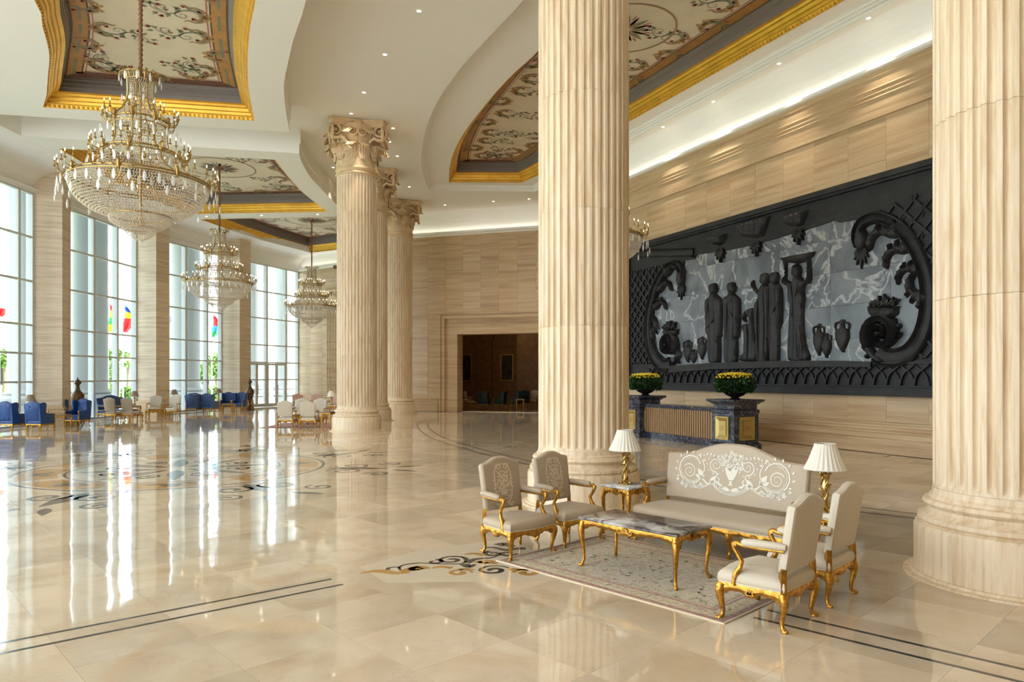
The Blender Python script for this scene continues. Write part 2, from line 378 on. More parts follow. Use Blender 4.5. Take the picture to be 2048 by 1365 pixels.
def dot2(x, y, r, n=8): return [[(x+r*math.cos(2*PI*k/n), y+r*math.sin(2*PI*k/n)) for k in range(n)]]
def xf(polys, ox, oy, ang=0, s=1.0, mir=False):
    c, q = math.cos(ang), math.sin(ang); out = []
    for p in polys:
        r = [((-a if mir else a)*s, b*s) for a, b in p]
        r = [(ox+a*c-b*q, oy+a*q+b*c) for a, b in r]
        out.append(r[::-1] if mir else r)
    return out
def inside(p, poly):
    x, y = p; r = False; n = len(poly)
    for i in range(n):
        x0, y0 = poly[i][0], poly[i][1]; x1, y1 = poly[i-1][0], poly[i-1][1]
        if (y0 > y) != (y1 > y) and x < (x1-x0)*(y-y0)/(y1-y0)+x0: r = not r
    return r
def bdist(p, poly):
    best = 1e9; P = Vector(p); n = len(poly)
    for i in range(n):
        a = Vector(poly[i]); b = Vector(poly[(i+1) % n]); ab = b-a; t = 0 if ab.length < 1e-9 else max(0, min(1, (P-a).dot(ab)/ab.length_squared))
        best = min(best, (P-a-ab*t).length)
    return best
def inflate(mb, poly, depth, step, D, T, fold=None, base=0.0):
    """carved relief: an outline swelling out of its ground"""
    poly = ccw(poly); n = len(poly)
    vs = [Vector(p) for p in poly]; xs = [p[0] for p in poly]; ys = [p[1] for p in poly]
    y = min(ys)+step*.5; row = 0
    while y < max(ys):
        x = min(xs)+step*(.5 if row % 2 else .25)
        while x < max(xs):
            if inside((x, y), poly) and bdist((x, y), poly) > step*.35: vs.append(Vector((x, y)))
            x += step
        y += step; row += 1
    r = delaunay_2d_cdt(vs, [(i, (i+1) % n) for i in range(n)], [], 1, 1e-5)
    V, Fc = r[0], r[2]; out = []
    for v in V:
        d = min(1.0, bdist((v.x, v.y), poly)/D); h = depth*math.sqrt(max(0, 1-(1-d)**2))
        if fold and d > .05: h += fold(v.x, v.y)*min(1, d*2)
        out.append((v.x, v.y, base+h))
    m = len(out); bd = [(i, (i+1) % n) for i in range(n)]
    side0 = [(x, y, base-.02) for x, y in poly]
    mb.add(out, [tuple(f) for f in Fc], T)
    mb.add([(x, y, base) for x, y in poly]+side0, [(i, i+n, (i+1) % n+n, (i+1) % n) for i in range(n)], T)
def capdome(mb, outl, ins, h, depth, step, T):
    """fine domed cap over a loft that ended at this inset and height"""
    nr = normals2(outl); ring = [(x+a*ins, y+b*ins) for (x, y), (a, b) in zip(outl, nr)]
    ring2 = [p for i, p in enumerate(ring) if (Vector(p)-Vector(ring[i-1])).length > 1e-4]
    inflate(mb, ring2, depth, step, max(.05, min(max(p[0] for p in ring2), max(p[1] for p in ring2)-min(p[1] for p in ring2))*.6), T, None, h)
def thing(name, label, cat, loc=(0, 0, 0), rz=0.0, group=None):
    o = bpy.data.objects.new(name, None); COL.objects.link(o); o.location = loc; o.rotation_euler = (0, 0, rz)
    o['label'] = label; o['category'] = cat
    if group: o['group'] = group
    return o
def struct_empty(name):
    o = bpy.data.objects.new(name, None); COL.objects.link(o); o['kind'] = 'structure'; return o
def tag(o, label, cat, group=None):
    o['label'] = label; o['category'] = cat
    if group: o['group'] = group
    return o
def dup(root, loc, rz, label, group=None):
    r = root.copy(); COL.objects.link(r); r.location = loc; r.rotation_euler = (0, 0, rz); r['label'] = label
    if group: r['group'] = group
    for ch in list(root.children):
        c = ch.copy(); COL.objects.link(c); c.parent = r
        for g in list(ch.children):
            d = g.copy(); COL.objects.link(d); d.parent = c
    return r
def basis(o, ex, ey, ez):
    m = Matrix((ex, ey, ez)).transposed().to_4x4(); m.translation = Vector(o); return m
def inst(src, parent, T):
    """another copy of a part, sharing its mesh"""
    o = src.copy(); COL.objects.link(o); o.parent = parent; o.matrix_local = T; return o
# ------------------------------------------------------------------ the building: outlines on plan (metres)
ZC, ZS, ZH = 11.7, 10.75, 9.76            # main ceiling, lower soffit over the gallery, window head
WIN = [((-18.9, 6.0), (-19.5, 13.1), 4, []), ((-19.55, 14.2), (-19.95, 21.4), 4, []), ((-20.0, 22.5), (-20.1, 29.8), 4, [.335, .61, .88]),
       ((-20.4, 30.8), (-20.1, 38.0), 4, [.25, .50, .765]), ((-19.9, 39.05), (-18.4, 45.0), 4, [.17, .465, .775]), ((-18.1, 46.1), (-15.7, 52.2), 4, [.18, .485, .79])]
GL = [p for wn_ in WIN for p in wn_[:2]]
def off_open(pts, d):
    out = []
    for i, p in enumerate(pts):
        a = Vector(pts[max(i-1, 0)]); b = Vector(pts[min(i+1, len(pts)-1)]); t = (b-a).normalized()
        out.append((p[0]+t.y*d, p[1]-t.x*d))
    return out
RWP = lambda Y: 19.07-.46*Y
dR = Vector((.4179, -.9085, 0)); oR = Vector((-.9085, -.4179, 0)); WR = basis((RWP(23.65), 23.65, 0), dR, (0, 0, 1), oR)
dF = Vector((.952, -.3057, 0)); oF = Vector((-.3057, -.952, 0)); WF = basis((-6.0, 42.8, 0), dF, (0, 0, 1), oF)
dA = Vector((.819, -.574, 0)); oA = Vector((-.574, -.819, 0)); WA = basis((-15.7, 52.2, 0), dA, (0, 0, 1), oA)
ROOM = [(-18.5, -6)]+GL+[(-7.0, 46.1), (-7.14, 43.17), (5.6, 39.07), (4.6, 31.45), (RWP(4.5), 4.5), (18.5, -6)]

# floor
g = MB(); g.add([(x, y, -.013) for x, y in ROOM], [tuple(range(len(ROOM)))[::-1]])
floor = g.build('floor', M['floor']); floor['kind'] = 'structure'
pa = Vector((math.cos(TA), math.sin(TA))); qa = Vector((-math.sin(TA), math.cos(TA)))
cells = []
for i in range(-60, 60):
    for j in range(-30, 70):
        c = pa*(TP0+(i+.5)*TS)+qa*(TQ0+(j+.5)*TS)
        if c.y < -1 or not inside(c, ROOM): continue
        inview = 1.8 < c.y and abs(c.x) < .75*c.y+.6 and c.y > 4.2
        cells.append((0 if inview else 1, c.length, c, i, j))
cells.sort(key=lambda t: (t[0], t[1]))
tm = MB(); hT = TS/2-.0008
tm.box(-hT, hT, -hT, hT, -.012, 0); tile0 = tm.build('floor_tile', M['floor'], floor)
tile0.matrix_local = Matrix.Translation((cells[0][2].x, cells[0][2].y, 0)) @ Matrix.Rotation(TA, 4, 'Z')
rest = MB()
for n_, (_, _, c, i, j) in enumerate(cells[1:]):
    T = Matrix.Translation((c.x, c.y, 0)) @ Matrix.Rotation(TA, 4, 'Z')
    if n_ < 299: inst(tile0, floor, T)
    else:
        if all(inside(c+pa*a*hT+qa*b*hT, ROOM) for a in (-1, 1) for b in (-1, 1)): rest.box(-hT, hT, -hT, hT, -.012, 0, T)
rest.build('distant_tile_field', M['floor'], floor, kind='stuff')

def sheet(mb, outline, z, holes=(), down=True):
    loops = [[Vector((x, y, 0)) for x, y in outline]]+[[Vector((x, y, 0)) for x, y in h] for h in holes]
    tris = tessellate_polygon(loops); flat = [p for l in loops for p in l]
    mb.add([(p.x, p.y, z) for p in flat], [tuple(t) for t in tris])
def rim(mb, pts, z0, z1, closed=True):
    n = len(pts)
    for i in range(n if closed else n-1):
        a = pts[i]; b = pts[(i+1) % n]
        mb.add([(a[0], a[1], z0), (b[0], b[1], z0), (b[0], b[1], z1), (a[0], a[1], z1)], [(0, 1, 2, 3)])

# right recess outline at the main ceiling and its crown moulding
RL = spline([(1.9, 13.6), (1.0, 16.0), (.31, 18.1), (-.65, 20.1), (-1.58, 22.1), (-2.52, 24.6), (-3.22, 27.1), (-3.89, 30.65), (-4.20, 33.5), (-4.31, 36.75)], 4)
RECESS = ccw([tuple(p) for p in RL]+[(1.20, 36.95)]+[(4.73-.467*(y-28.98), y) for y in (29, 19.1, 11.0)]+[(5.2, 10.2)])
g = MB()
OUT = [(x, y) for x, y in ROOM]
sheet(g, OUT, ZC, [RECESS])
ceiling = g.build('ceiling', M['plaster_warm']); ceiling['kind'] = 'structure'
g = MB(); g.loft(RECESS, [(0, ZC), (.03, ZC+.03), (.03, ZC+.08), (.10, ZC+.10), (.12, ZC+.15), (.18, ZC+.17), (.20, ZC+.22), (.24, ZC+.23), (.24, ZC+.25)], cap1=False)
g.build('crown_moulding', M['plaster'], ceiling, smooth=30)
GL3 = spline([(3.2, 14.2), (2.3, 16.5), (1.5, 19.0), (.79, 21.5), (.02, 23.2), (-.94, 25.7), (-2.18, 29.6), (-2.88, 33.1), (-3.2, 36.1)], 4)
COFR = ccw([tuple(p) for p in GL3]+[(.50, 36.15), (1.28, 34.8), (4.53, 27.5), (8.67, 18.7), (11.6, 12.4), (6.0, 12.0)])
ZR = ZC+.25
g = MB(); sheet(g, [(x+nx*.22, y+ny*.22) for (x, y), (nx, ny) in zip(RECESS, normals2(RECESS))], ZR, [COFR]); g.build('recess_soffit', M['plaster_warm'], ceiling)

# lower soffits over the gallery
CO1 = ccw([(-15.08, 22.86)]+[tuple(p) for p in spline([(-8.72, 24.07), (-7.96, 21.5), (-7.38, 19.84), (-6.94, 18.7), (-6.44, 17.5), (-5.89, 16.33), (-4.6, 13.4), (-3.0, 10.2)], 3)]+
      [(-9.3, 9.0)]+[tuple(p) for p in spline([(-9.9, 12.6), (-10.97, 16.33), (-11.6, 17.57), (-12.13, 18.58), (-12.6, 19.37), (-13.36, 20.47), (-14.3, 21.85)], 3)])
CO2 = ccw([(-17.2, 27.0), (-9.43, 28.4)]+[(-9.69, 30.8), (-9.84, 33.2), (-9.80, 35.4), (-9.71, 37.4)]+[(-17.25, 37.9), (-17.6, 34.5), (-17.6, 31)])
CO3 = ccw([(-17.15, 39.2), (-9.4, 38.5), (-9.3, 43), (-9.5, 47.3), (-14.4, 49.9), (-15.5, 46.9), (-16.5, 43.2)])
in1 = [tuple(p) for p in spline([(-2.2, 8.2), (-3.2, 12.4), (-4.73, 16.33), (-5.57, 18.17), (-6.27, 19.84), (-6.77, 21.1), (-7.1, 22.2), (-7.44, 23.45), (-7.89, 25.2)], 3)]
P1 = ccw([(-18.0, 6.0)]+in1+[(-18.9, 23.1)])
in2 = [tuple(p) for p in spline([(-8.26, 27.6), (-8.48, 28.66), (-8.75, 30.85), (-8.81, 33.07), (-8.82, 35.8), (-8.7, 38.5), (-8.5, 42), (-8.4, 47.0)], 3)]
P2 = ccw([(-18.9, 25.3)]+in2+[(-14.9, 51.4), (-17.2, 46.5), (-18.6, 41), (-19.0, 37.5), (-19.1, 31)])
gal = MB()
for P, H in ((P1, [CO1]), (P2, [CO2, CO3])):
    sheet(gal, P, ZS, H); rim(gal, P, ZS, ZC)
EDG = [(x, y) for x, y in GL]; i1 = off_open(EDG, 1.15); i2 = off_open(EDG, 2.4)
sheet(gal, i1+i2[::-1], ZS-.004); rim(gal, i2, ZS-.004, ZC, False)
gal.build('gallery_soffit', M['plaster'], ceiling)
g = MB()
for P in (in1, in2):                        # small stepped edge under the curved fascia
    o1 = off_open(P, -.04); 
    for a in range(len(P)-1):
        p, q = P[a], P[a+1]; p1, q1 = off_open(P, .05)[a], off_open(P, .05)[a+1]
        g.add([(p[0], p[1], ZS+.35), (q[0], q[1], ZS+.35), (q1[0], q1[1], ZS+.42), (p1[0], p1[1], ZS+.42), (q1[0], q1[1], ZC), (p1[0], p1[1], ZC)], [(0, 1, 2, 3), (3, 2, 4, 5)])
for P in (in1, in2):
    for a in (0, len(P)-1):
        p = P[a]; q = off_open(P, .05)[a]; g.add([(p[0], p[1], ZS+.35), (q[0], q[1], ZS+.42), (q[0], q[1], ZC), (p[0], p[1], ZC)], [(0, 1, 2, 3)])
g.build('soffit_step', M['plaster_warm'], ceiling)
# cove from the window heads up to the soffit
g = MB(); steps = 8
rows = [[(*p, ZH+.16) for p in off_open(EDG, .05)]]
for k in range(steps+1):
    a = PI/2*k/steps; d = 1.2*(1-math.cos(a)); z = ZH+.16+(ZS-ZH-.16)*math.sin(a); rows.append([(*p, z) for p in off_open(EDG, d+.05)])
n = len(EDG)
for i in range(len(rows)-1): g.add(rows[i]+rows[i+1], [(k, k+1, n+k+1, n+k) for k in range(n-1)])
g.build('gallery_cove', M['plaster'], ceiling, smooth=40)
# right and far coves
def cove(ex_T, s0, s1, zc0, dep, name):
    g = MB(); pr = []
    for k in range(9):
        a = PI/2*k/8; pr.append((dep*(1-math.cos(a)), zc0+(ZC-zc0)*math.sin(a)))
    for (h0, z0), (h1, z1) in zip(pr, pr[1:]): g.add([(s0, z0, h0), (s1, z0, h0), (s1, z1, h1), (s0, z1, h1)], [(0, 1, 2, 3)], ex_T)
    g.build(name, M['plaster'], ceiling, smooth=40)
cove(WR, -8.6, 21, 10.6, .55, 'wall_cove'); cove(WF, -1.2, 12.2, 10.6, .8, 'wall_cove'); cove(WA, 0, 10.7, 9.95, 1.2, 'wall_cove')

# ------------------------------------------------------------------ coffers
def motif(seed):
    """vine scroll with leaves and bell flowers about 1.6 m long, for the painted ceilings"""
    r = random.Random(seed); P = {k: [] for k in ('p_ochre', 'p_green', 'p_red', 'p_tan')}
    path = spline([(0, 0), (.25, .22), (.55, .15), (.8, -.12), (1.1, -.1), (1.35, .15)], 6)
    P['p_green'] += ribbon(path, .075, .02)
    P['p_green'] += spiral(.55, -.12, .22, .04, 1.4, -1.2, .035, .012); P['p_green'] += spiral(1.05, .18, .20, .04, -1.8, 1.2, .03, .012)
    for x, y, a in ((.15, .2, 1.9), (.35, .25, 1.2), (.6, .2, .6), (.85, -.2, -1.0), (1.15, -.2, -.7), (1.3, .2, .8), (1.4, .05, -.3), (.7, .1, 1.7), (.95, -.02, 1.3)):
        P['p_green'] += leaf(x, y, a, .21, .075); P['p_green'] += leaf(x, y, a+.7, .16, .06)
    for x, y, a in ((.5, .35, 1.5), (1.05, -.28, -1.2), (1.45, .25, .5), (.3, -.18, -2.2)):
        P['p_red'] += leaf(x, y, a, .18, .09)+leaf(x, y, a+.45, .17, .06)+leaf(x, y, a-.45, .17, .06)
    # curled acanthus at the root
    P['p_ochre'] += spiral(-.02, .20, .17, .05, PI, 1.1, .09, .05)+spiral(-.02, -.20, .17, .05, PI, -1.1, .09, .05)+leaf(-.14, 0, 0, .30, .16)
    P['p_tan'] += spiral(-.02, .15, .09, .02, 0, 1.3, .035, .015)+spiral(-.02, -.15, .09, .02, 0, -1.3, .035, .015)
    P['p_tan'] += ribbon(spline([(.02, .3), (.2, .42), (.4, .38), (.5, .45)], 5), .10, .03)+ribbon(spline([(.02, -.3), (.2, -.42), (.4, -.38), (.5, -.45)], 5), .10, .03)
    P['p_green'] += ribbon(spline([(0, .2), (.16, .3), (.3, .27)], 5), .12, .02)+ribbon(spline([(0, -.2), (.16, -.3), (.3, -.27)], 5), .12, .02)
    return P
def coffer(outl, z0, places, centre, pale=True, gh=1.0):
    nr = normals2(outl)
    root = MB().loft(outl, [(0, z0), (0, z0+.02), (.035, z0+.10), (.05, z0+.12), (.09, z0+.13), (.11, z0+.21), (.16, z0+.23), (.19, z0+.32), (.25, z0+.34), (.28, z0+.40), (.37, z0+.42)], cap1=False)
    # reeded lower band
    n = len(outl)
    for i in range(n):
        a = Vector(outl[i]); b = Vector(outl[(i+1) % n]); L = (b-a).length; d = (b-a)/L; nn = Vector((-d.y, d.x)); m = int(L/.14)
        for k in range(m):
            c = a+d*(k+.5)*L/m+nn*.02
            T = basis((c.x, c.y, z0+.06), (d.x, d.y, 0), (nn.x, nn.y, 0), (0, 0, 1)); root.box(-.035, .035, -.03, .015, -.045, .045, T)
    mould = root.build('gilded_moulding', M['gold_mould'], ceiling, smooth=25)
    g = MB().loft(outl, [(.37, z0+.42), (.39, z0+.52), (.41, z0+.54), (.42, z0+.64), (.45, z0+.66), (.455, z0+.76), (.475, z0+.78), (.49, z0+.88)], cap1=False)
    g.build('inner_taupe_moulding', M['gray_mould'], mould, smooth=25)
    zc = z0+.88; inn = [(x+nx*.48, y+ny*.48) for (x, y), (nx, ny) in zip(outl, nr)]
    g = MB(); sheet(g, inn, zc); pan = g.build('painted_canvas', M['cream_paint'], mould)
    g = MB().loft(outl, [(.49, zc-.004), (.95, zc-.004)], cap1=False); g.build('painted_dark_border', M['p_brown'], mould)
    g = MB().loft(outl, [(.54, zc-.007), (.90, zc-.007)], cap1=False); 
    keep = MB()
    for f in g.f:
        a = Vector(g.v[f[0]]); b = Vector(g.v[f[1]])
        if centre[2] and abs((a-b).y) > abs((a-b).x)*.6: keep.add([g.v[i] for i in f], [(0, 1, 2, 3)])
    if keep.f:
        keep.build('painted_ochre_band', M['p_ochre'], mould)
        k2 = MB(); g2 = MB().loft(outl, [(.68, zc-.009), (.76, zc-.009)], cap1=False)
        for i_, f in enumerate(g2.f):
            a = Vector(g2.v[f[0]]); b = Vector(g2.v[f[1]])
            if i_ % 3 < 2 and abs((a-b).y) > abs((a-b).x)*.6: k2.add([g2.v[i] for i in f], [(0, 1, 2, 3)])
        k2.build('painted_garland', M['p_green'], mould)
    g = MB().loft(outl, [(1.00, zc-.008), (1.03, zc-.008)], cap1=False); g.build('painted_red_fillet', M['p_red'], mould)
    D = {}
    for k, (x, y, a, s_, mir) in enumerate(places):
        for c_, pl in motif(k).items():
            D.setdefault(c_, []).extend(xf(pl, x, y, a, s_, mir))
    cx, cy, _ = centre
    for k in range(8):
        a = k*PI/4; D.setdefault('p_green', []).extend(xf(leaf(.15, 0, 0, .75, .16)+leaf(.2, .1, .35, .6, .10)+leaf(.2, -.1, -.35, .6, .10), cx, cy, a))
        D['p_red'] += xf(leaf(.55, .12, .3, .35, .06), cx, cy, a)
        D['p_tan'] += xf(leaf(.1, .04, .2, .5, .09), cx, cy, a+.4)
    ring = [(cx+1.55*math.cos(t*PI/30), cy+1.55*math.sin(t*PI/30)) for t in range(61)]; D['p_tan'] += ribbon(ring, .06)
    for i, (c_, pl) in enumerate(D.items()):
        T = basis((0, 0, 0), (1, 0, 0), (0, 1, 0), (0, 0, 1)); g = MB(); 
        for p in pl: g.add([(x, y, zc-.010-.0015*i) for x, y in p], [tuple(range(len(p)))])
        g.build({'p_green': 'painted_vine', 'p_red': 'painted_flower', 'p_ochre': 'painted_ochre_ground', 'p_tan': 'painted_acanthus'}[c_], M[c_], mould, kind='stuff')
    return mould
pl1 = []
for (x, y, a) in ((-12.05, 21.15, .62), (-11.0, 19.65, .5), (-10.2, 18.2, .42), (-9.5, 16.6, .35)): pl1.append((x, y, a-.1, .8, False))
for (x, y, a) in ((-9.75, 21.9, PI+.30), (-9.05, 20.2, PI+.33), (-8.4, 18.5, PI+.35), (-7.75, 16.9, PI+.35), (-7.0, 15.2, PI+.35)): pl1.append((x, y, a, .8, False))
for (x, y, a) in ((-12.9, 21.9, -.9), (-10.4, 22.45, -2.2), (-9.9, 14.6, .3), (-6.3, 13.4, PI+.35)): pl1.append((x, y, a, .7, False))

def around(outl, ins, step, s_):
    nr = normals2(outl); q = [(Vector((x+nx*ins, y+ny*ins)), Vector((nx, ny)).normalized()) for (x, y), (nx, ny) in zip(outl, nr)]; res = []
    for i in range(len(q)):
        a, b = q[i][0], q[(i+1) % len(q)][0]; L = (b-a).length
        if L < step*.5: continue
        d = (b-a)/L; nn = Vector((-d.y, d.x)); m = max(1, int(L/step))
        for k in range(m):
            c = a+d*(k+.5)*L/m; res.append((c.x, c.y, math.atan2(nn.y, nn.x), s_, k % 2 == 1))
    return res
C1S = ccw([(-15.08, 22.86), (-8.72, 24.07), (-7.38, 19.84), (-5.89, 16.33), (-3, 10.2), (-9.3, 9), (-10.97, 16.33), (-12.6, 19.37)])
coffer(CO1, ZS, around(C1S, 1.12, 1.0, .95), (-8.3, 15.7, True))
coffer(CO2, ZS, around(CO2, 1.15, 1.15, 1.0), (-13.37, 32.5, False))
coffer(CO3, ZS, around(CO3, 1.15, 1.15, 1.0), (-12.25, 43.5, False))
RP = ccw([(3.2, 14.2), (1.5, 19.0), (-.94, 25.7), (-2.6, 31.5), (-3.2, 36.3), (.50, 36.5), (1.28, 35.06), (4.53, 27.66), (8.67, 18.7), (11.6, 12.4)])
coffer(COFR, ZR, around(RP, 1.3, 1.05, .95), (3.5, 22.0, True))

# ------------------------------------------------------------------ walls
def slabs(parent, T, s0, s1, zs, step, skip=None, hh=.014, seed=0):
    r = random.Random(seed); base = None
    n = max(1, round((s1-s0)/step)); w_ = (s1-s0)/n
    for zi in range(len(zs)-1):
        za, zb = zs[zi], zs[zi+1]; mb = MB(); mb.box(.003, w_-.003, za+.003, zb-.003, 0, hh)
        base = None
        for k in range(n):
            a, b = s0+k*w_, s0+(k+1)*w_
            if skip and skip(a, b, za, zb): continue
            TT = T @ Matrix.Translation((a, 0, -hh+r.uniform(-.002, .002)))
            if base is None: base = mb.build('wall_slab', M['trav'], parent); base.matrix_local = TT
            else: inst(base, parent, TT)
# right wall
g = MB(); g.box(-8.7, 21, -.05, 10.6, -.4, -.012, WR); wall_right = g.build('wall_right', M['trav_plain']); wall_right['kind'] = 'structure'
zsR = [.86, 2.1, 3.35, 4.6, 5.85, 7.1, 8.2, 9.2, 10.5]
slabs(wall_right, WR, -8.7, 13.3, [.86]+[.86+i*1.19 for i in range(1, 8)], 1.22, lambda a, b, za, zb: a > -7.45 and b < 7.45 and za > 1.6 and zb < 7.6, seed=1)
def moulding(parent, T, s0, s1, prof, name, m='trav_plain'):
    g = MB()
    for (h0, z0), (h1, z1) in zip(prof, prof[1:]): g.add([(s0, z0, h0), (s1, z0, h0), (s1, z1, h1), (s0, z1, h1)], [(0, 1, 2, 3)], T)
    g.add([(s0, z, h) for h, z in prof]+[(s0, prof[-1][1], 0), (s0, prof[0][1], 0)], [tuple(range(len(prof)+2))], T)
    g.add([(s1, z, h) for h, z in prof]+[(s1, prof[-1][1], 0), (s1, prof[0][1], 0)], [tuple(range(len(prof)+2))], T)
    return g.build(name, M[m], parent)
for P_, T_, s0, s1 in ((wall_right, WR, -8.7, 21),):
    moulding(P_, T_, s0, s1, [(.10, 0), (.10, .38), (.13, .385), (.13, .40), (.08, .41), (.08, .54), (.11, .56), (.11, .60), (.06, .63), (.06, .70), (.09, .72), (.07, .78), (.03, .80), (.03, .84), (0, .86)], 'dado')
    moulding(P_, T_, s0, s1, [(0, 9.2), (.05, 9.22), (.05, 9.72), (.09, 9.75), (.06, 9.82), (.10, 9.87), (.06, 9.93), (.11, 10.0), (.08, 10.05), (.08, 10.28), (.12, 10.32), (.12, 10.5)], 'frieze')
    moulding(P_, T_, s0, s1, [(.10, 10.48), (.20, 10.52), (.20, 10.6), (.02, 10.62)], 'cornice', 'plaster')
# return between right and far wall
g = MB(); T = basis((4.6, 31.45, 0), Vector((1.0, 7.62, 0)).normalized(), (0, 0, 1), Vector((-7.62, 1.0, 0)).normalized())
g.box(0, 7.7, -.05, ZC, -.3, 0, T); wb = g.build('wall_return', M['trav_plain']); wb['kind'] = 'structure'
# far wall with the doorway
g = MB(); g.box(-1.3, 1.75, -.05, 10.6, -.9, -.012, WF); g.box(10.45, 12.2, -.05, 10.6, -.9, -.012, WF); g.box(1.75, 10.45, 5.85, 10.6, -.9, -.012, WF)
wall_far = g.build('wall_far', M['trav_plain']); wall_far['kind'] = 'structure'
zf = [.82+i*1.0775 for i in range(10)]
zf = [.82, 2.08, 3.34, 4.6, 5.87, 7.03, 8.19, 9.35, 10.5]
slabs(wall_far, WF, -1.2, 12.2, zf, 1.16, lambda a, b, za, zb: b > 1.8 and a < 10.4 and zb < 5.9, seed=2)
moulding(wall_far, WF, -1.2, 1.7, [(.10, 0), (.10, .38), (.12, .40), (.07, .42), (.07, .6), (.10, .62), (.05, .7), (.08, .75), (0, .82)], 'dado')
moulding(wall_far, WF, -1.2, 12.2, [(.04, 10.4), (.10, 10.48), (.20, 10.52), (.20, 10.6), (.02, 10.62)], 'cornice', 'plaster')
g = MB()
for (a, b, z, d0, d1) in ((1.75, 10.45, 5.87, -.9, .10), (2.0, 10.2, 5.6, -.9, .04), (2.15, 10.05, 5.47, -.9, -.05), (2.75, 9.45, 4.72, -.9, -.10)):
    pass
def doorframe(a0, a1, b0, b1, z1, z0, d):   # outer a0,a1,z1 inner b0,b1,z0
    g = MB(); g.box(a0, b0, 0, z1, -.9, d, WF); g.box(b1, a1, 0, z1, -.9, d, WF); g.box(b0, b1, z0, z1, -.9, d, WF); return g
dr = doorframe(1.75, 10.45, 1.88, 10.32, 5.87, 5.74, .10).build('doorway_surround', M['trav_plain'], wall_far)
doorframe(1.88, 10.32, 1.95, 10.25, 5.74, 5.67, .04).build('surround_fillet', M['trav_plain'], dr)
doorframe(1.95, 10.25, 2.12, 10.08, 5.67, 5.50, .07).build('surround_fillet', M['trav_plain'], dr)
doorframe(2.12, 10.08, 2.72, 9.48, 5.50, 4.80, -.06).build('surround_band', M['trav_plain'], dr)
doorframe(2.72, 9.48, 2.9, 9.3, 4.80, 4.57, -.02).build('surround_inner_band', M['trav_plain'], dr)
# end wall of the gallery
g = MB(); g.box(-.3, 10.7, -.05, 9.95, -.4, -.012, WA); wall_end = g.build('wall_end', M['trav_plain']); wall_end['kind'] = 'structure'
slabs(wall_end, WA, 0, 10.6, [.82, 2.1, 3.4, 4.7, 6.0, 7.2, 8.5, 9.8], 1.3, seed=3)
moulding(wall_end, WA, 0, 10.6, [(.10, 0), (.10, .38), (.12, .40), (.07, .42), (.07, .6), (.10, .62), (.05, .7), (.08, .75), (0, .82)], 'dado')
moulding(wall_end, WA, 0, 10.6, [(.04, 9.75), (.10, 9.80), (.20, 9.85), (.20, 9.95), (.02, 9.97)], 'cornice', 'plaster')
moulding(wall_end, WA, 0, 10.6, [(0, 8.2), (.06, 8.22), (.06, 8.3), (.03, 8.32), (.03, 8.55), (0, 8.57)], 'string_course')
g = MB(); g.box(3.2, 4.4, .82, 7.1, 0, .10, WA)
for k in range(7): g.box(3.27+k*.16, 3.36+k*.16, .95, 7.0, .10, .14, WA)
pil = g.build('fluted_pilaster', M['trav_plain'], wall_end)
g = MB(); g.box(3.15, 4.45, 7.1, 7.2, 0, .2, WA); g.box(3.0, 4.6, 8.0, 8.15, 0, .35, WA)
for k in range(5): g.plate(xf(leaf(0, 0, PI/2, .75, .3), 3.3+k*.25, 7.2), .1, .25, WA)
for k in (0, 1): g.plate(spiral(3.3+k*1.0, 7.8, .2, .03, 0, 1.5, .08, .04), .1, .32, WA)
g.build('pilaster_capital', M['cap'], wall_end)
g = MB(); T = basis((-7.0, 46.1, 0), Vector((-.14, -2.93, 0)).normalized(), (0, 0, 1), Vector((-2.93, .14, 0)).normalized()); g.box(0, 2.95, -.05, ZC, -.1, 0, T)
wj = g.build('wall_jog', M['trav_plain']); wj['kind'] = 'structure'

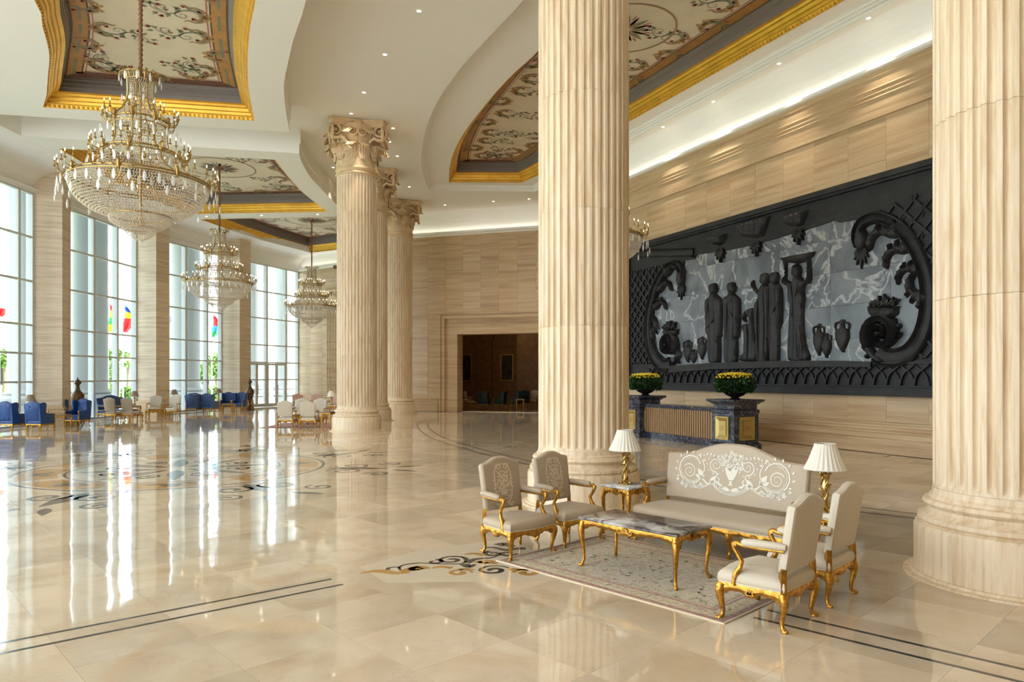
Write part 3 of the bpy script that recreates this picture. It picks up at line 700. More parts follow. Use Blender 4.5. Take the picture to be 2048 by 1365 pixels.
# ------------------------------------------------------------------ window wall and piers
ZT = [0.10, .75, 1.86, 3.05, 4.235, 6.07, 7.91, ZH]
wall_left = struct_empty('wall_left')
def wframe(a, b):
    d = Vector((b[0]-a[0], b[1]-a[1], 0)); L = d.length; d /= L; o = Vector((d.y, -d.x, 0)); return basis((a[0], a[1], 0), d, (0, 0, 1), o), L   # h>0 into the room
panemesh = {}
for wi, (a, b, np_, fr) in enumerate(WIN):
    T, L = wframe(a, b); W = struct_empty('window_%d' % (wi+1))
    xs = [0]+[f*L for f in (fr or [.25, .5, .75])]+[L]
    g = MB(); g.box(0, L, 0, .12, -.08, .08, T); g.box(0, L, ZH-.06, ZH+.10, -.10, .06, T); g.build('window_frame', M['alu'], W)
    g = MB(); g.box(-.2, L+.2, ZH+.02, ZH+.16, 0, .16, T); g.box(-.2, L+.2, ZH+.10, ZH+.18, 0, .24, T); g.build('head_moulding', M['plaster'], W)
    for x in xs: g = MB(); g.box(x-.075, x+.075, .10, ZH, -.22, .06, T); g.build('mullion', M['alu'], W)
    for z in ZT[2:-1]: g = MB(); g.box(0, L, z-.04, z+.04, -.06, .05, T); g.build('transom', M['alu'], W)
    zz = [.10]+ZT[2:]
    for i in range(len(xs)-1):
        for j in range(len(zz)-1):
            if wi == 5 and i in (1, 2) and j < 2: continue
            g = MB(); g.box(xs[i]+.07, xs[i+1]-.07, zz[j]+.04, zz[j+1]-.04, -.012, -.006, T); g.build('pane', M['glass'], W)
    if wi == 5:                             # glazed double doors
        for i in (1, 2):
            Dr = struct_empty('door_%d' % i); x0, x1 = xs[i]+.08, xs[i+1]-.08; xm = (x0+x1)/2
            for p, q in ((x0, xm-.01), (xm+.01, x1)):
                g = MB(); g.box(p, p+.10, .02, 3.0, -.05, .05, T); g.box(q-.10, q, .02, 3.0, -.05, .05, T); g.box(p+.10, q-.10, 2.86, 3.0, -.05, .05, T); g.box(p+.10, q-.10, .02, .22, -.05, .05, T)
                lf = g.build('door_leaf', M['alu'], Dr); g = MB(); g.box(p+.1, q-.1, .22, 2.86, -.01, .0, T); g.build('door_glass', M['glass'], lf)
                g = MB(); hx = q-.05 if p == x0 else p+.05; g.tube([(hx, .9, .06), (hx, .9, .12), (hx, 1.5, .12), (hx, 1.5, .06)], .018, 6, T); g.build('pull_handle', M['pole'], lf)
# piers between the windows
for i in range(len(WIN)-1):
    a = WIN[i][1]; b = WIN[i+1][0]
    if i == 4: dep = 1.35
    elif i == 3: dep = 1.22
    else: dep = 1.1
    T, L = wframe(a, b); Wd = {2: 1.19, 3: 1.08, 4: .98}.get(i, 1.1)
    # depth direction follows the neighbouring window
    g = MB(); g.box(0, max(L, Wd), .85, ZS-.002, -.15, dep, T); pr = g.build('pier', M['trav_pier'], wall_left)
    g = MB(); o = ccw([(0, -.15), (max(L, Wd), -.15), (max(L, Wd), dep), (0, dep)])
    T2 = T @ Matrix(((1, 0, 0, 0), (0, 0, 1, 0), (0, 1, 0, 0), (0, 0, 0, 1)))
    g.loft(o, [(-.14, 0), (-.14, .30), (-.12, .45), (-.12, .60), (-.07, .66), (-.09, .72), (-.03, .78), (0, .86)], T2, cap1=True); g.build('pier_base', M['trav_plain'], pr)

# ------------------------------------------------------------------ floor inlays (thin slips of coloured stone let into the floor)
def inlay(name, polys, m, z=.0012):
    g = MB(); g.plate(polys, -.004, z); return g.build(name, M[m], floor)
for A_, B_ in (((662.7, 1159), (12.4, 1285)), ((685.9, 1169.6), (3.5, 1308)), ((1534.6, 1220.8), (2048, 1340)), ((1507.7, 1236), (2042, 1365))):
    p, q = fl(*A_), fl(*B_); q = p+(q-p)*1.9; inlay('inlay_line', ribbon([p.xy, p.xy.lerp(q.xy, .5), q.xy], .042), 'dark_inlay')
cur = spline([(-3.2, 36.5), (-3.75, 33.5), (-3.62, 30.5), (-2.96, 26.8), (-1.91, 23.0), (.406, 17.7), (2.59, 14.5), (5.66, 11.3), (9.0, 8.7)], 8)
inlay('inlay_line', ribbon(cur, .06), 'dark_inlay'); inlay('inlay_line', ribbon(off_open([tuple(p) for p in cur], .42), .06), 'dark_inlay')
# corner scroll beside the rug
FK = lambda x, y: fl(600+x/3.592, 820+y/3.592).xy
def chainf(pts, w0, w1=None, wm=None, k=6): return ribbon(spline([FK(*p) for p in pts], k), w0, w1, wm)
def spf(x, y, r, a0, t, w0, w1, r1=.02): c = FK(x, y); return spiral(c.x, c.y, r, r1, a0, t, w0, w1)
g = []
bg_ = [FK(430, 1130), FK(860, 1010), FK(1480, 930), FK(1900, 1100), FK(1760, 1235), FK(1290, 1235), FK(620, 1245)]
inlay('pale_inlay_ground', [[tuple(p) for p in bg_]], 'tan_inlay', .0004)
dark = spf(1090, 1080, .19, 0, 1.4, .03, .075)+chainf([(710, 1140), (740, 1118), (850, 1103), (1000, 1108), (1150, 1108), (1190, 1085), (1160, 1060), (1080, 1055)], .035, .035)
dark += spf(965, 1093, .10, 1.5, -1.0, .06, .03)+chainf([(630, 1150), (640, 1137), (700, 1132), (720, 1150), (740, 1163)], .05, .02)+spf(1390, 1153, .19, .5, 1.5, .03, .09)
dark += chainf([(1200, 1100), (1260, 1075), (1370, 1065), (1440, 1045)], .10, .02)+spf(1390, 1035, .12, 2, 1.2, .08, .04)+spf(1495, 1035, .12, 0, -1.2, .08, .04)
dark += chainf([(1330, 990), (1400, 992), (1480, 1010), (1540, 1000), (1620, 998)], .05, .12)+chainf([(1420, 975), (1470, 965), (1530, 985)], .16, .1)+chainf([(1180, 1110), (1215, 1130), (1260, 1112)], .12, .04)
inlay('dark_scroll_inlay', dark, 'dark_inlay')
och = chainf([(432, 1178), (520, 1163), (600, 1163), (680, 1175), (790, 1172)], .02, .03, .13)+chainf([(720, 1165), (790, 1150), (870, 1135)], .10, .16)+spf(840, 1145, .10, 0, 1, .1, .05)
och += chainf([(950, 1140), (1010, 1130), (1090, 1138)], .05, .09)+spf(1145, 1172, .14, 0, 1.2, .03, .09)+chainf([(1140, 1150), (1200, 1145), (1250, 1152)], .08, .04)
och += spf(1630, 1172, .15, PI, -1.2, .05, .11)+chainf([(1500, 1150), (1560, 1148), (1640, 1155)], .10, .04)+chainf([(1180, 1042), (1250, 1035), (1330, 1045)], .04, .12)
och += chainf([(1250, 1095), (1330, 1098), (1420, 1105)], .08, .08)+spf(1330, 1098, .10, 0, 1, .05, .05)
inlay('ochre_scroll_inlay', och, 'ochre_inlay', .0016)
# great medallion under the first chandelier
MC = Vector((-7.6, 16.2))
def arc(r, a0, a1, n=24): return [(MC.x+r*math.cos(a0+(a1-a0)*i/n), MC.y+r*math.sin(a0+(a1-a0)*i/n)) for i in range(n+1)]
inlay('medallion_ring', ribbon(arc(3.2, 0, 2*PI, 96), .075), 'dark_inlay'); inlay('medallion_ring', ribbon(arc(2.2, 0, 2*PI, 72), .05), 'dark_inlay')
oc = []; dk = []
for k in range(8):
    a = k*PI/4; oc += ribbon(arc(2.7, a+.06, a+PI/4-.06, 10), .75); c_, s_ = math.cos(a), math.sin(a)
    dk += xf(spiral(3.9, .45, .42, .05, PI, 1.5, .06, .12)+spiral(3.9, -.45, .42, .05, PI, -1.5, .06, .12)+leaf(3.4, 0, 0, 1.4, .4)+spiral(4.7, .9, .3, .04, PI, 1.3, .05, .1)+spiral(4.7, -.9, .3, .04, PI, -1.3, .05, .1)+leaf(4.9, .2, .5, .7, .2)+leaf(4.9, -.2, -.5, .7, .2), MC.x, MC.y, a)
    dk += xf(leaf(.3, 0, 0, 1.7, .35)+spiral(1.3, .55, .3, .04, PI, 1.2, .04, .09)+spiral(1.3, -.55, .3, .04, PI, -1.2, .04, .09), MC.x, MC.y, a+PI/8)
    dk += xf(dot2(2.7, 0, .2, 12)+leaf(2.45, .1, 1.2, .4, .12)+leaf(2.45, -.1, -1.2, .4, .12), MC.x, MC.y, a+PI/8)
inlay('medallion_ochre_band', oc, 'ochre_inlay', .0008); inlay('medallion_scroll', dk, 'dark_inlay', .0018)

# ------------------------------------------------------------------ columns
RS, HB, HCAP = .75, .86, 9.72
NF = 36
def flute(depth):
    def f(r, z, a):
        p = (a*NF/(2*PI)) % 1.0; x = abs(p-.5)/.27
        return r-(depth*math.sqrt(max(0, 1-x*x)) if x < 1 else 0)
    return f
col_src = {}
def column_parts(root, j, first):
    pass
def seg(prof_z, fl_on):
    """drum of the shaft with flutes; fl_on(z) is how deep they are cut there"""
    mb = MB()
    def rf(r, z, a):
        dpt = fl_on(z); return flute(dpt)(r, z, a) if dpt > 0 else r
    mb.lathe([(RS, z) for z in prof_z], NF*11, rf=rf, cap=False); return mb
def mk_column(name, label, loc, rz=0.0, first=None):
    global col_src
    if first is not None: return dup(first, loc, rz, label, 'fluted travertine columns of the hall')
    root = thing(name, label, 'column', loc, rz, 'fluted travertine columns of the hall')
    MB().lathe([(1.03, 0), (1.03, .02), (.965, .025), (.965, .05), (.93, .055), (.93, .50), (.915, .545), (.87, .565), (.895, .59), (.89, .63), (.83, .655), (.80, .69), (.80, .72), (.83, .735), (.85, .765), (.83, .80), (.785, .815), (.785, .835), (.76, .86), (.752, .92)], 96, cap=False).build('column_base', M['shaft'], root, smooth=35)
    zs = [.92, 2.9, 4.75, 6.6, 8.3, HCAP]
    for i in range(5):
        a, b = zs[i]+.0015, zs[i+1]-.0015; pz = [a, b]
        if i == 0: pz = [a, a+.03, a+.04, a+.06, a+.10, a+.16, b]
        if i == 4: pz = [a, b-.16, b-.10, b-.06, b-.04, b-.03, b]
        def on(z, i=i, a=a, b=b):
            if i == 0:
                t = (z-a-.03)/.13; return .042*math.sqrt(max(0, 1-(1-min(1, t))**2)) if t > 0 else 0
            if i == 4:
                t = (b-.03-z)/.13; return .042*math.sqrt(max(0, 1-(1-min(1, t))**2)) if t > 0 else 0
            return .042
        seg(pz, on).build('shaft_drum', M['shaft'], root, smooth=50)
    # capital
    g = MB(); g.lathe([(.75, HCAP), (.79, HCAP+.02), (.80, HCAP+.06), (.77, HCAP+.10), (.75, HCAP+.13), (.78, HCAP+.2), (.81, HCAP+.22), (.80, HCAP+.28), (.77, HCAP+.30), (.78, HCAP+.75), (.82, HCAP+1.0), (.90, HCAP+1.3), (1.0, HCAP+1.65), (1.02, HCAP+1.8)], 64, cap=False)
    cap = g.build('capital_bell', M['cap'], root, smooth=40)
    ab = []
    for k in range(4):
        a = PI/4+k*PI/2; 
        for t in (-1, 1): ab.append((1.42*math.cos(a)-t*.10*math.sin(a), 1.42*math.sin(a)+t*.10*math.cos(a)))
        m = a+PI/4
        for t in (-.45, 0, .45):
            r_ = .93+abs(t)*.10; ab.append((r_*math.cos(m)-t*-1*math.sin(m)*-1*1.0, r_*math.sin(m)+t*1.0*math.cos(m)))
    MB().loft(ccw(ab), [(.10, HCAP+1.72), (.06, HCAP+1.80), (0, HCAP+1.86), (0, HCAP+1.97)], cap0=True).build('abacus', M['cap'], cap)
    def acanthus(z0, h, r0, out_, w_, a):
        """ribbed leaf curling outward, fanned"""
        vs = []; fs = []; nu, nv = 13, 9
        for j in range(nv):
            t = j/(nv-1); zz = z0+h*math.sin(min(1, t*1.05)*PI/2*1.12); rr = r0+out_*t**2.2
            if t > .8: zz -= h*.28*(t-.8)/.2
            wd = w_*(.62+.55*math.sin(PI*min(1, t*1.02))**.8)*(1 if t < .85 else 1-(t-.85)*2.5)
            for i in range(nu):
                u = (i/(nu-1)-.5)*2; rib = .03*math.cos(i*PI)*(.4+t)+.035*(1-u*u); edge = .018*math.sin(j*2.6)*abs(u)
                aa = a+(u*wd/2+edge)/rr; r_ = rr+rib-.05*u*u*t; vs.append((r_*math.cos(aa), r_*math.sin(aa), zz+.03*abs(math.sin(i*PI/2))*t))
        for j in range(nv-1):
            for i in range(nu-1): fs.append((j*nu+i, j*nu+i+1, (j+1)*nu+i+1, (j+1)*nu+i))
        return vs, fs
    for row, (z0, h, r0, o_, w_, n_, ph) in enumerate(((HCAP+.55, .55, .80, .36, .50, 10, 0), (HCAP+.80, .80, .86, .44, .62, 8, PI/8))):
        for k in range(n_):
            g = MB(); g.add(*acanthus(z0, h, r0, o_, w_, ph+k*2*PI/n_)); g.build('acanthus_leaf', M['cap'], cap, smooth=80)
    for k in range(4):
        a = PI/4+k*PI/2; rad = Vector((math.cos(a), math.sin(a), 0)); tan = Vector((-math.sin(a), math.cos(a), 0))
        for sgn in (-1, 1):                 # corner volutes, one on each face of the corner
            fn = (rad*.7+tan*sgn*.7).normalized(); ex = Vector((-fn.y, fn.x, 0))*sgn
            if ex.dot(rad) < 0: ex = -ex
            T = basis(rad*1.14+fn*.10+Vector((0, 0, HCAP+1.52)), ex, (0, 0, 1), ex.cross(Vector((0, 0, 1))))
            g = MB(); pts = []
            for i in range(34):
                t = i/33; an = -2.2+t*2*PI*1.9; rr = .27*(1-t)+.03; pts.append((rr*math.cos(an), rr*math.sin(an), .05*t))
            g.tube(pts, [.068-.035*i/33 for i in range(34)], 6, T, cap=True)
            g.lathe([(.055, -.03), (.055, .05), (.02, .07)], 10, T)
            stem = spline([(-.62, -.75, -.14), (-.42, -.45, -.08), (-.30, -.2, -.02)], 4)
            stem = [Vector(p) for p in ((-.55, -.70, -.16), (-.42, -.48, -.12), (-.32, -.30, -.06), (-.16, -.20, .0))]; g.tube(stem, [.04, .06, .068, .068], 6, T)
            g.build('volute', M['cap'], cap, smooth=60)
    for k in range(4):
        a = k*PI/2; fn = Vector((math.cos(a), math.sin(a), 0)); ex = Vector((-fn.y, fn.x, 0))
        g = MB()
        for sgn in (-1, 1):
            T = basis(fn*1.0+ex*sgn*.19+Vector((0, 0, HCAP+1.50)), ex*sgn, (0, 0, 1), fn if sgn > 0 else fn); pts = []
            for i in range(26):
                t = i/25; an = PI-.3-t*2*PI*1.5*-1; rr = .155*(1-t)+.02; pts.append((rr*math.cos(an), rr*math.sin(an), .03*t))
            g.tube(pts, [.045-.02*i/25 for i in range(26)], 6, T)
        T = basis(fn*.96+Vector((0, 0, HCAP+1.8)), ex, (0, 0, 1), fn)
        for q in range(6): g.plate(xf(leaf(0, 0, 0, .17, .09), 0, 0, q*PI/3), 0, .07, T)
        g.build('helix_and_flower', M['cap'], cap, smooth=50)
    return root
P_COL = [((-5.98, 27.4), .25, 'tall fluted column left of centre, nearest of the three standing in a row'), ((-6.62, 33.5), .30, 'middle column of the three in a row, mostly hidden behind the nearest'),
         ((-6.28, 39.4), .35, 'farthest column of the row, beside the dark doorway'), ((1.19, 11.85), .75, 'large fluted column in the centre, behind the embroidered armchairs'),
         ((5.21, 7.34), .95, 'nearest fluted column at the right edge of the picture')]
c0 = mk_column('stone_column', P_COL[0][2], (*P_COL[0][0], 0), P_COL[0][1])
for (xy, rz, lb) in P_COL[1:]: mk_column('stone_column', lb, (*xy, 0), rz, c0)

g = MB(); g.box(-6.5, 18.6, -6.4, -6.0, -.05, ZC); T_ = basis((RWP(4.6), 4.6, 0), Vector((18.6-RWP(4.6), -10.8, 0)).normalized(), (0, 0, 1), Vector((-10.8, RWP(4.6)-18.6, 0)).normalized()); g.box(-.3, 11.2, -.05, ZC, -.4, 0, T_); wk = g.build('wall_back', M['trav_plain']); wk['kind'] = 'structure'
g = MB(); ro = off_open(EDG, -.3); r2 = off_open(EDG, -8.2)
sheet(g, ro+r2[::-1], 13.2); sheet(g, ro+r2[::-1], 14.6); rim(g, r2, 13.2, 14.6, False); rim(g, ro, ZH+.16, 14.6, False)
pr_ = g.build('portico_roof', M['ext_stone']); pr_['kind'] = 'structure'
# ------------------------------------------------------------------ furniture builders (front of a seat looks along +y)
def serp(hw0, hw1, yb, yf, k=8, wave=.018, bays=1):
    """seat outline, counter-clockwise: hw0 rear half width, hw1 front half width"""
    pts = []
    for i in range(k+1): t = i/k; pts.append((-hw0+2*hw0*t, yb))
    for i in range(1, k+1): t = i/k; pts.append((hw0+(hw1-hw0)*t+wave*math.sin(PI*t)*.4, yb+(yf-yb)*t))
    m = k*bays
    for i in range(1, m+1): t = i/m; pts.append((hw1-2*hw1*t, yf+wave*1.2*(1-math.cos(2*PI*t*bays))*.5+wave*math.sin(PI*t)))
    for i in range(1, k): t = 1-i/k; pts.append((-(hw0+(hw1-hw0)*t+wave*math.sin(PI*t)*.4), yb+(yf-yb)*t))
    return ccw(pts)
def apron(outl, ztop, low, name, parent, m='gold', ins=.03, legs=(), amp=.035, shell=.03):
    """carved rail: drops towards the legs and to a shell in the middle of each side"""
    n = len(outl); nr = normals2(outl); L = [0]
    for i in range(n): L.append(L[-1]+(Vector(outl[(i+1) % n])-Vector(outl[i])).length)
    g = MB(); top = []; bot = []
    sub = 4; P = []
    for i in range(n):
        a = Vector(outl[i]); b = Vector(outl[(i+1) % n]); na = Vector(nr[i]); nb = Vector(nr[(i+1) % n])
        for k in range(sub): t = k/sub; P.append((a.lerp(b, t), na.lerp(nb, t)))
    N_ = len(P); lg = [Vector(l) for l in legs]
    for (p, q) in P:
        ds = sorted((p-l).length for l in lg)
        t = ds[0]/(ds[0]+ds[1]) if ds else .5
        drop = amp*math.exp(-(ds[0]/.09)**2)+shell*math.exp(-((t-.5)/.13)**2)+.006*math.sin(ds[0]*60)
        bot.append(low-drop)
    rows = []
    for (h, zf) in ((0, 0), (-.004, .25), (-.012, .5), (-.004, .8), (.004, 1.0), (ins, 1.0), (ins, 0)):
        rows.append([(p.x+q.x*(h+.004*math.sin(i*1.7)*(1 if 0 < zf < 1 else 0)), p.y+q.y*(h+.004*math.sin(i*1.7)*(1 if 0 < zf < 1 else 0)), ztop+(bot[i]-ztop)*zf) for i, (p, q) in enumerate(P)])
    for r0, r1 in zip(rows, rows[1:]): g.add(r0+r1, [(k, (k+1) % N_, N_+(k+1) % N_, N_+k) for k in range(N_)])
    return g.build(name, M[m], parent, smooth=50)
def cabriole(x, y, h, out, m='gold', r=.036, parent=None, foot=.04):
    o = Vector((out[0], out[1], 0)).normalized(); b = Vector((x, y, 0)); up = Vector((0, 0, 1))
    k = [(0, 1.0, 1.0), (.012, .90, 1.12), (.022, .80, 1.0), (.014, .62, .78), (0, .42, .60), (-.010, .25, .50), (-.006, .13, .48), (.012, .06, .55), (.030, .025, .62), (.044, .028, .45), (.048, .055, .30), (.036, .070, .22)]
    s_ = h/.32
    g = MB(); g.tube([b+o*a*(foot/.04)+up*(max(z*h, .0) if z > .1 else z*.32+.002) for a, z, _ in k], [r*c for _, _, c in k], 8)
    g.lathe([(r*.5, 0), (r*.62, .004), (r*.55, .014)], 8, Matrix.Translation(b+o*.016))
    g.add(*knee(b+o*(.012+r*1.0), o, h*.93, r)); return g.build('leg', M[m], parent, smooth=60)
def knee(c, o, z, r):
    t = Vector((-o.y, o.x, 0)); vs = []; n = 6
    for i in range(n+1):
        u = i/n; w_ = r*.8*(1-u)**.7+.002; p = c+Vector((0, 0, z-u*.12))-o*(.006+.02*u); vs += [p-t*w_, p+o*.012*(1-u), p+t*w_]
    fs = []
    for i in range(n): fs += [(i*3, i*3+1, i*3+4, i*3+3), (i*3+1, i*3+2, i*3+5, i*3+4)]
    return vs, fs
def backshape(hw0, hw1, h, arch, k=10, sh=.10):
    """bottom half width, top half width, shoulder height, rise of the arched crest"""
    pts = [(-hw0, 0), (0, -.0), (hw0, 0), ((hw0+hw1)/2, h*.5), (hw1, h-.03), (hw1-.012, h-.005)]
    for i in range(k+1):
        t = i/k; x = (hw1-sh*.35)*(1-2*t); s_ = 1-abs(x)/(hw1-sh*.35); pts.append((x, h+arch*(.5-.5*math.cos(PI*min(1, s_*1.15)))))
    pts += [(-hw1+.012, h-.005), (-hw1, h-.03), (-(hw0+hw1)/2, h*.5)]
    return ccw(pts)
def backT(y, z, rake):
    c, s_ = math.cos(rake), math.sin(rake); return basis((0, y, z), (-1, 0, 0), (0, -s_, c), (0, c, s_))
def rosette(x, y, r, n=6):
    P = dot2(x, y, r*.3, 6)
    for k in range(n): P += leaf(x, y, k*2*PI/n, r, r*.55, 3)
    return P
def chair_emb():
    P = []
    P += [[(-.03, .16), (.03, .16), (.045, .22), (-.045, .22)]]
    for k in range(17): a = k*2.4; r = .012*math.sqrt(k)*1.6; P += rosette(r*math.cos(a)*1.0, .30+r*math.sin(a)*1.6, .028, 5)
    for s_ in (-1, 1):
        H = []
        H += spiral(.075, .17, .055, .01, -.5, 1.4, .014, .008)+spiral(.115, .30, .03, .006, 0, -1.2, .010, .006)+spiral(.06, .50, .045, .008, 0, 1.3, .014, .007)
        H += ribbon(spline([(.04, .06), (.09, .10), (.13, .18), (.125, .30), (.13, .42), (.10, .49), (.05, .53), (0, .535)], 5), .014)
        H += ribbon(spline([(.0, .12), (.05, .115), (.10, .15)], 4), .012)+ribbon(spline([(.09, .46), (.06, .42), (.02, .45), (0, .44)], 4), .012)
        H += leaf(.04, .06, -.5, .09, .03)+leaf(.10, .05, .3, .05, .02)+spiral(.10, .055, .03, .006, PI, 1.1, .01, .006)
        for k in range(7): H += dot2(.135+.012*math.sin(k*2), .22+k*.032, .011, 6)
        for k in range(5): H += leaf(.085, .24+k*.045, 1.2+.3*k, .035, .014, 3)
        P += H if s_ > 0 else [[(-x, y) for x, y in p][::-1] for p in H]
    return P
def sofa_emb():
    P = []
    P += [[(-.03, .30), (.03, .30), (.075, .38), (.085, .42), (.10, .45), (-.10, .45), (-.085, .42), (-.075, .38)], [(-.012, .25), (.012, .25), (.02, .29), (-.02, .29)], [(-.04, .235), (.04, .235), (.03, .25), (-.03, .25)]]
    for k in range(20): a = k*2.4; r = .018*math.sqrt(k)*1.5; P += rosette(r*math.cos(a)*1.6, .53+r*math.sin(a)*.9, .038, 6)
    for k in range(21): t = (k-10)/10; P += rosette(t*.26, .13+.12*t*t, .032, 5)
    P += leaf(0, .17, .25, .16, .05)+leaf(0, .17, PI-.25, .16, .05)
    for s_ in (-1, 1):
        H = spiral(.22, .47, .095, .01, -1.8, 1.9, .016, .007)+spiral(.58, .40, .20, .15, -2.6, .85, .018, .018)+spiral(.58, .40, .175, .13, -2.3, .6, .008, .008)+spiral(.60, .36, .10, .01, .5, 1.9, .015, .006)
        H += ribbon(spline([(.10, .20), (.22, .26), (.32, .22), (.40, .30), (.38, .42), (.42, .52)], 5), .03, .012)+ribbon(spline([(.3, .22), (.42, .16), (.55, .17), (.68, .22)], 5), .016, .016)
        H += leaf(.38, .28, .9, .16, .08)+leaf(.38, .28, .3, .14, .06)+leaf(.30, .24, 2.4, .14, .06)
        for k in range(12): H += rosette(.40+k*.025, .185+.02*math.sin(k*1.9)+(.0 if k < 8 else (k-8)*.01), .030, 5)
        for k in range(9): H += dot2(.10+k*.05, .61-.02*math.sin(k)-k*.006, .015, 6)+leaf(.10+k*.05, .61-k*.006, 1.5+k, .03, .012, 3)
        for k in range(10): a = k*.62; H += rosette(.22+.125*math.cos(a), .47+.115*math.sin(a), .018, 4)
        for k in range(11): a = -2+k*.45; H += leaf(.58+.205*math.cos(a), .40+.19*math.sin(a), a+.6, .05, .025, 3)
        H += rosette(.70, .19, .04, 5)+rosette(.64, .15, .03, 5)+rosette(.77, .24, .03, 5)
        for k in range(8): H += dot2(.18+.02*math.sin(k*1.2), .20+k*.022, .012, 6)
        P += H if s_ > 0 else [[(-x, y) for x, y in p][::-1] for p in H]
    return P
def fauteuil(name, label, cat, loc, rz, group=None, hw=.335, hwr=.29, dep=.52, seat=.455, bh=.56, arch=.07, fab='fab_cream', frm='gold', emb=None, embm='embroid', bays=1, full=True, arms=True, back_hw=None, rake=.16):
    root = thing(name, label, cat, loc, rz, group)
    yb, yf = -dep/2, dep/2
    o = serp(hwr+.02, hw+.02, yb-.02, yf+.02, 6, .022, bays)
    fl_ = [(-hw+2*hw*i/bays, yf) for i in range(bays+1)]; legs = fl_+[(-hwr, yb), (hwr, yb)]
    z0 = seat-.125
    SB = MB().loft(o, [(.012, z0-.01), (-.004, z0+.005), (-.010, z0+.03), (-.004, z0+.07), (.015, z0+.095), (.05, z0+.112), (.10, z0+.120)], cap1=False); sm = MB(); sm.v, sm.f = SB.v, SB.f; capdome(sm, o, .10, z0+.120, .022, .05 if bays == 1 else .09, None); sm.build('seat', M[fab], root, smooth=50)
    apron([(x*.995, y*.995) for x, y in o], z0, z0-.055, 'seat_rail', root, frm, legs=legs, amp=.045, shell=.042)
    if full: 
        ring = [Vector((x, y, z0+.004)) for x, y in o]; MB().tube(ring+[ring[0]], .007, 5).build('piping', M['embroid'], root, smooth=60)
    for i, (x, y) in enumerate(legs):
        front = i <= bays
        out = (x if abs(x) > hw*.9 or not front else 0, (.9 if front else -.9)*max(.2, abs(hw) if bays == 1 else .33)) if front else (x/abs(x)*.3, -.6)
        cabriole(x, y, z0-.02, out, frm, .042 if front else .038, root)
    T = backT(yb+.01, seat+.035, rake); bhw = back_hw or (hwr-.005)
    bs = backshape(bhw, bhw+.015, bh, arch, 12, .10 if bays == 1 else .5)
    b = MB(); b.loft(bs, [(.02, -.04), (0, -.03), (-.005, 0), (0, .03), (.02, .042)], T, cap1=False); capdome(b, bs, .02, .042, .008, .05 if bays == 1 else .09, T)
    TB = T @ Matrix(((-1, 0, 0, 0), (0, 1, 0, 0), (0, 0, -1, 0), (0, 0, 0, 1))); capdome(b, [(-x, y) for x, y in bs][::-1], .02, .04, .008, .06 if bays == 1 else .1, TB); b.build('backrest', M[fab], root, smooth=50)
    if emb:
        MB().plate([[(x, y) for x, y in p] for p in emb], .0495, .0535, T).build('embroidery', M[embm], root)
    for s_ in (-1, 1): g = MB(); g.tube([(s_*hwr, yb-.005, z0-.02), (s_*hwr, yb, seat), (s_*(hwr-.01), yb-.004, seat+.06)], [.038, .034, .030], 4); g.build('rear_post', M[frm], root, smooth=30)
    if arms:
        ax = hw+.005; az = seat+.235
        for s_ in (-1, 1):
            g = MB(); g.tube([(s_*(bhw+.02), yb-.035, az+.01), (s_*(bhw+.03), yb+.02, az+.015), (s_*(ax-.01), -.06, az+.012), (s_*ax, .055, az+.004), (s_*ax, .075, az)], [.026, .034, .036, .034, .015], 8, flat=1.0); g.build('armrest_pad', M[fab], root, smooth=60)
            g = MB(); g.tube([(s_*(bhw+.02), yb-.02, az-.025), (s_*(ax-.01), -.05, az-.028), (s_*ax, .07, az-.022), (s_*ax, .12, az-.005), (s_*ax, .148, az-.022), (s_*ax, .142, az-.052), (s_*(ax-.002), .115, az-.10), (s_*(ax-.006), .075, az-.16), (s_*(ax-.004), .09, az-.215), (s_*(ax+.003), .125, az-.27), (s_*(ax+.008), .145, z0-.01)],
                             [.014, .016, .020, .024, .024, .022, .020, .021, .023, .028, .022], 8)
            for q in (-1, 1): g.tube([(s_*ax+q*.02, .125, az-.018), (s_*ax+q*.027, .125, az-.018)], .016, 8)
            g.build('arm_support', M[frm], root, smooth=60)
    if full:
        for (x, y, a) in ((0, yf+.05, 0), ):
            if bays == 1:
                T2 = basis((0, yf+.052, z0-.055), (-1, 0, 0), (0, 0, 1), (0, 1, 0)); SH = [q for k in range(7) for q in xf(leaf(0, 0, 0, .045, .022), 0, -.01, PI/2+(k-3)*.5)]
                MB().plate(SH+spiral(.06, 0, .02, .004, PI, 1.2, .008, .006)+spiral(-.06, 0, .02, .004, 0, -1.2, .008, .006), 0, .016, T2).build('carved_shell', M[frm], root)
                for s_ in (-1, 1): MB().plate(SH, 0, .014, basis((s_*(hw+hwr+.055)/2, 0, z0-.055), (0, s_, 0), (0, 0, 1), (s_, 0, 0))).build('carved_shell', M[frm], root)
            else:
                for b_ in range(bays):
                    g = MB(); T2 = basis((-hw+2*hw*(b_+.5)/bays, yf+.060, z0-.055), (-1, 0, 0), (0, 0, 1), (0, 1, 0)); g.plate([q for k in range(9) for q in xf(leaf(0, 0, 0, .06, .024), 0, -.01, PI/2+(k-4)*.42)]+spiral(.09, 0, .03, .004, PI, 1.2, .01, .006)+spiral(-.09, 0, .03, .004, 0, -1.2, .01, .006), 0, .018, T2); g.build('carved_shell', M[frm], root)
    return root
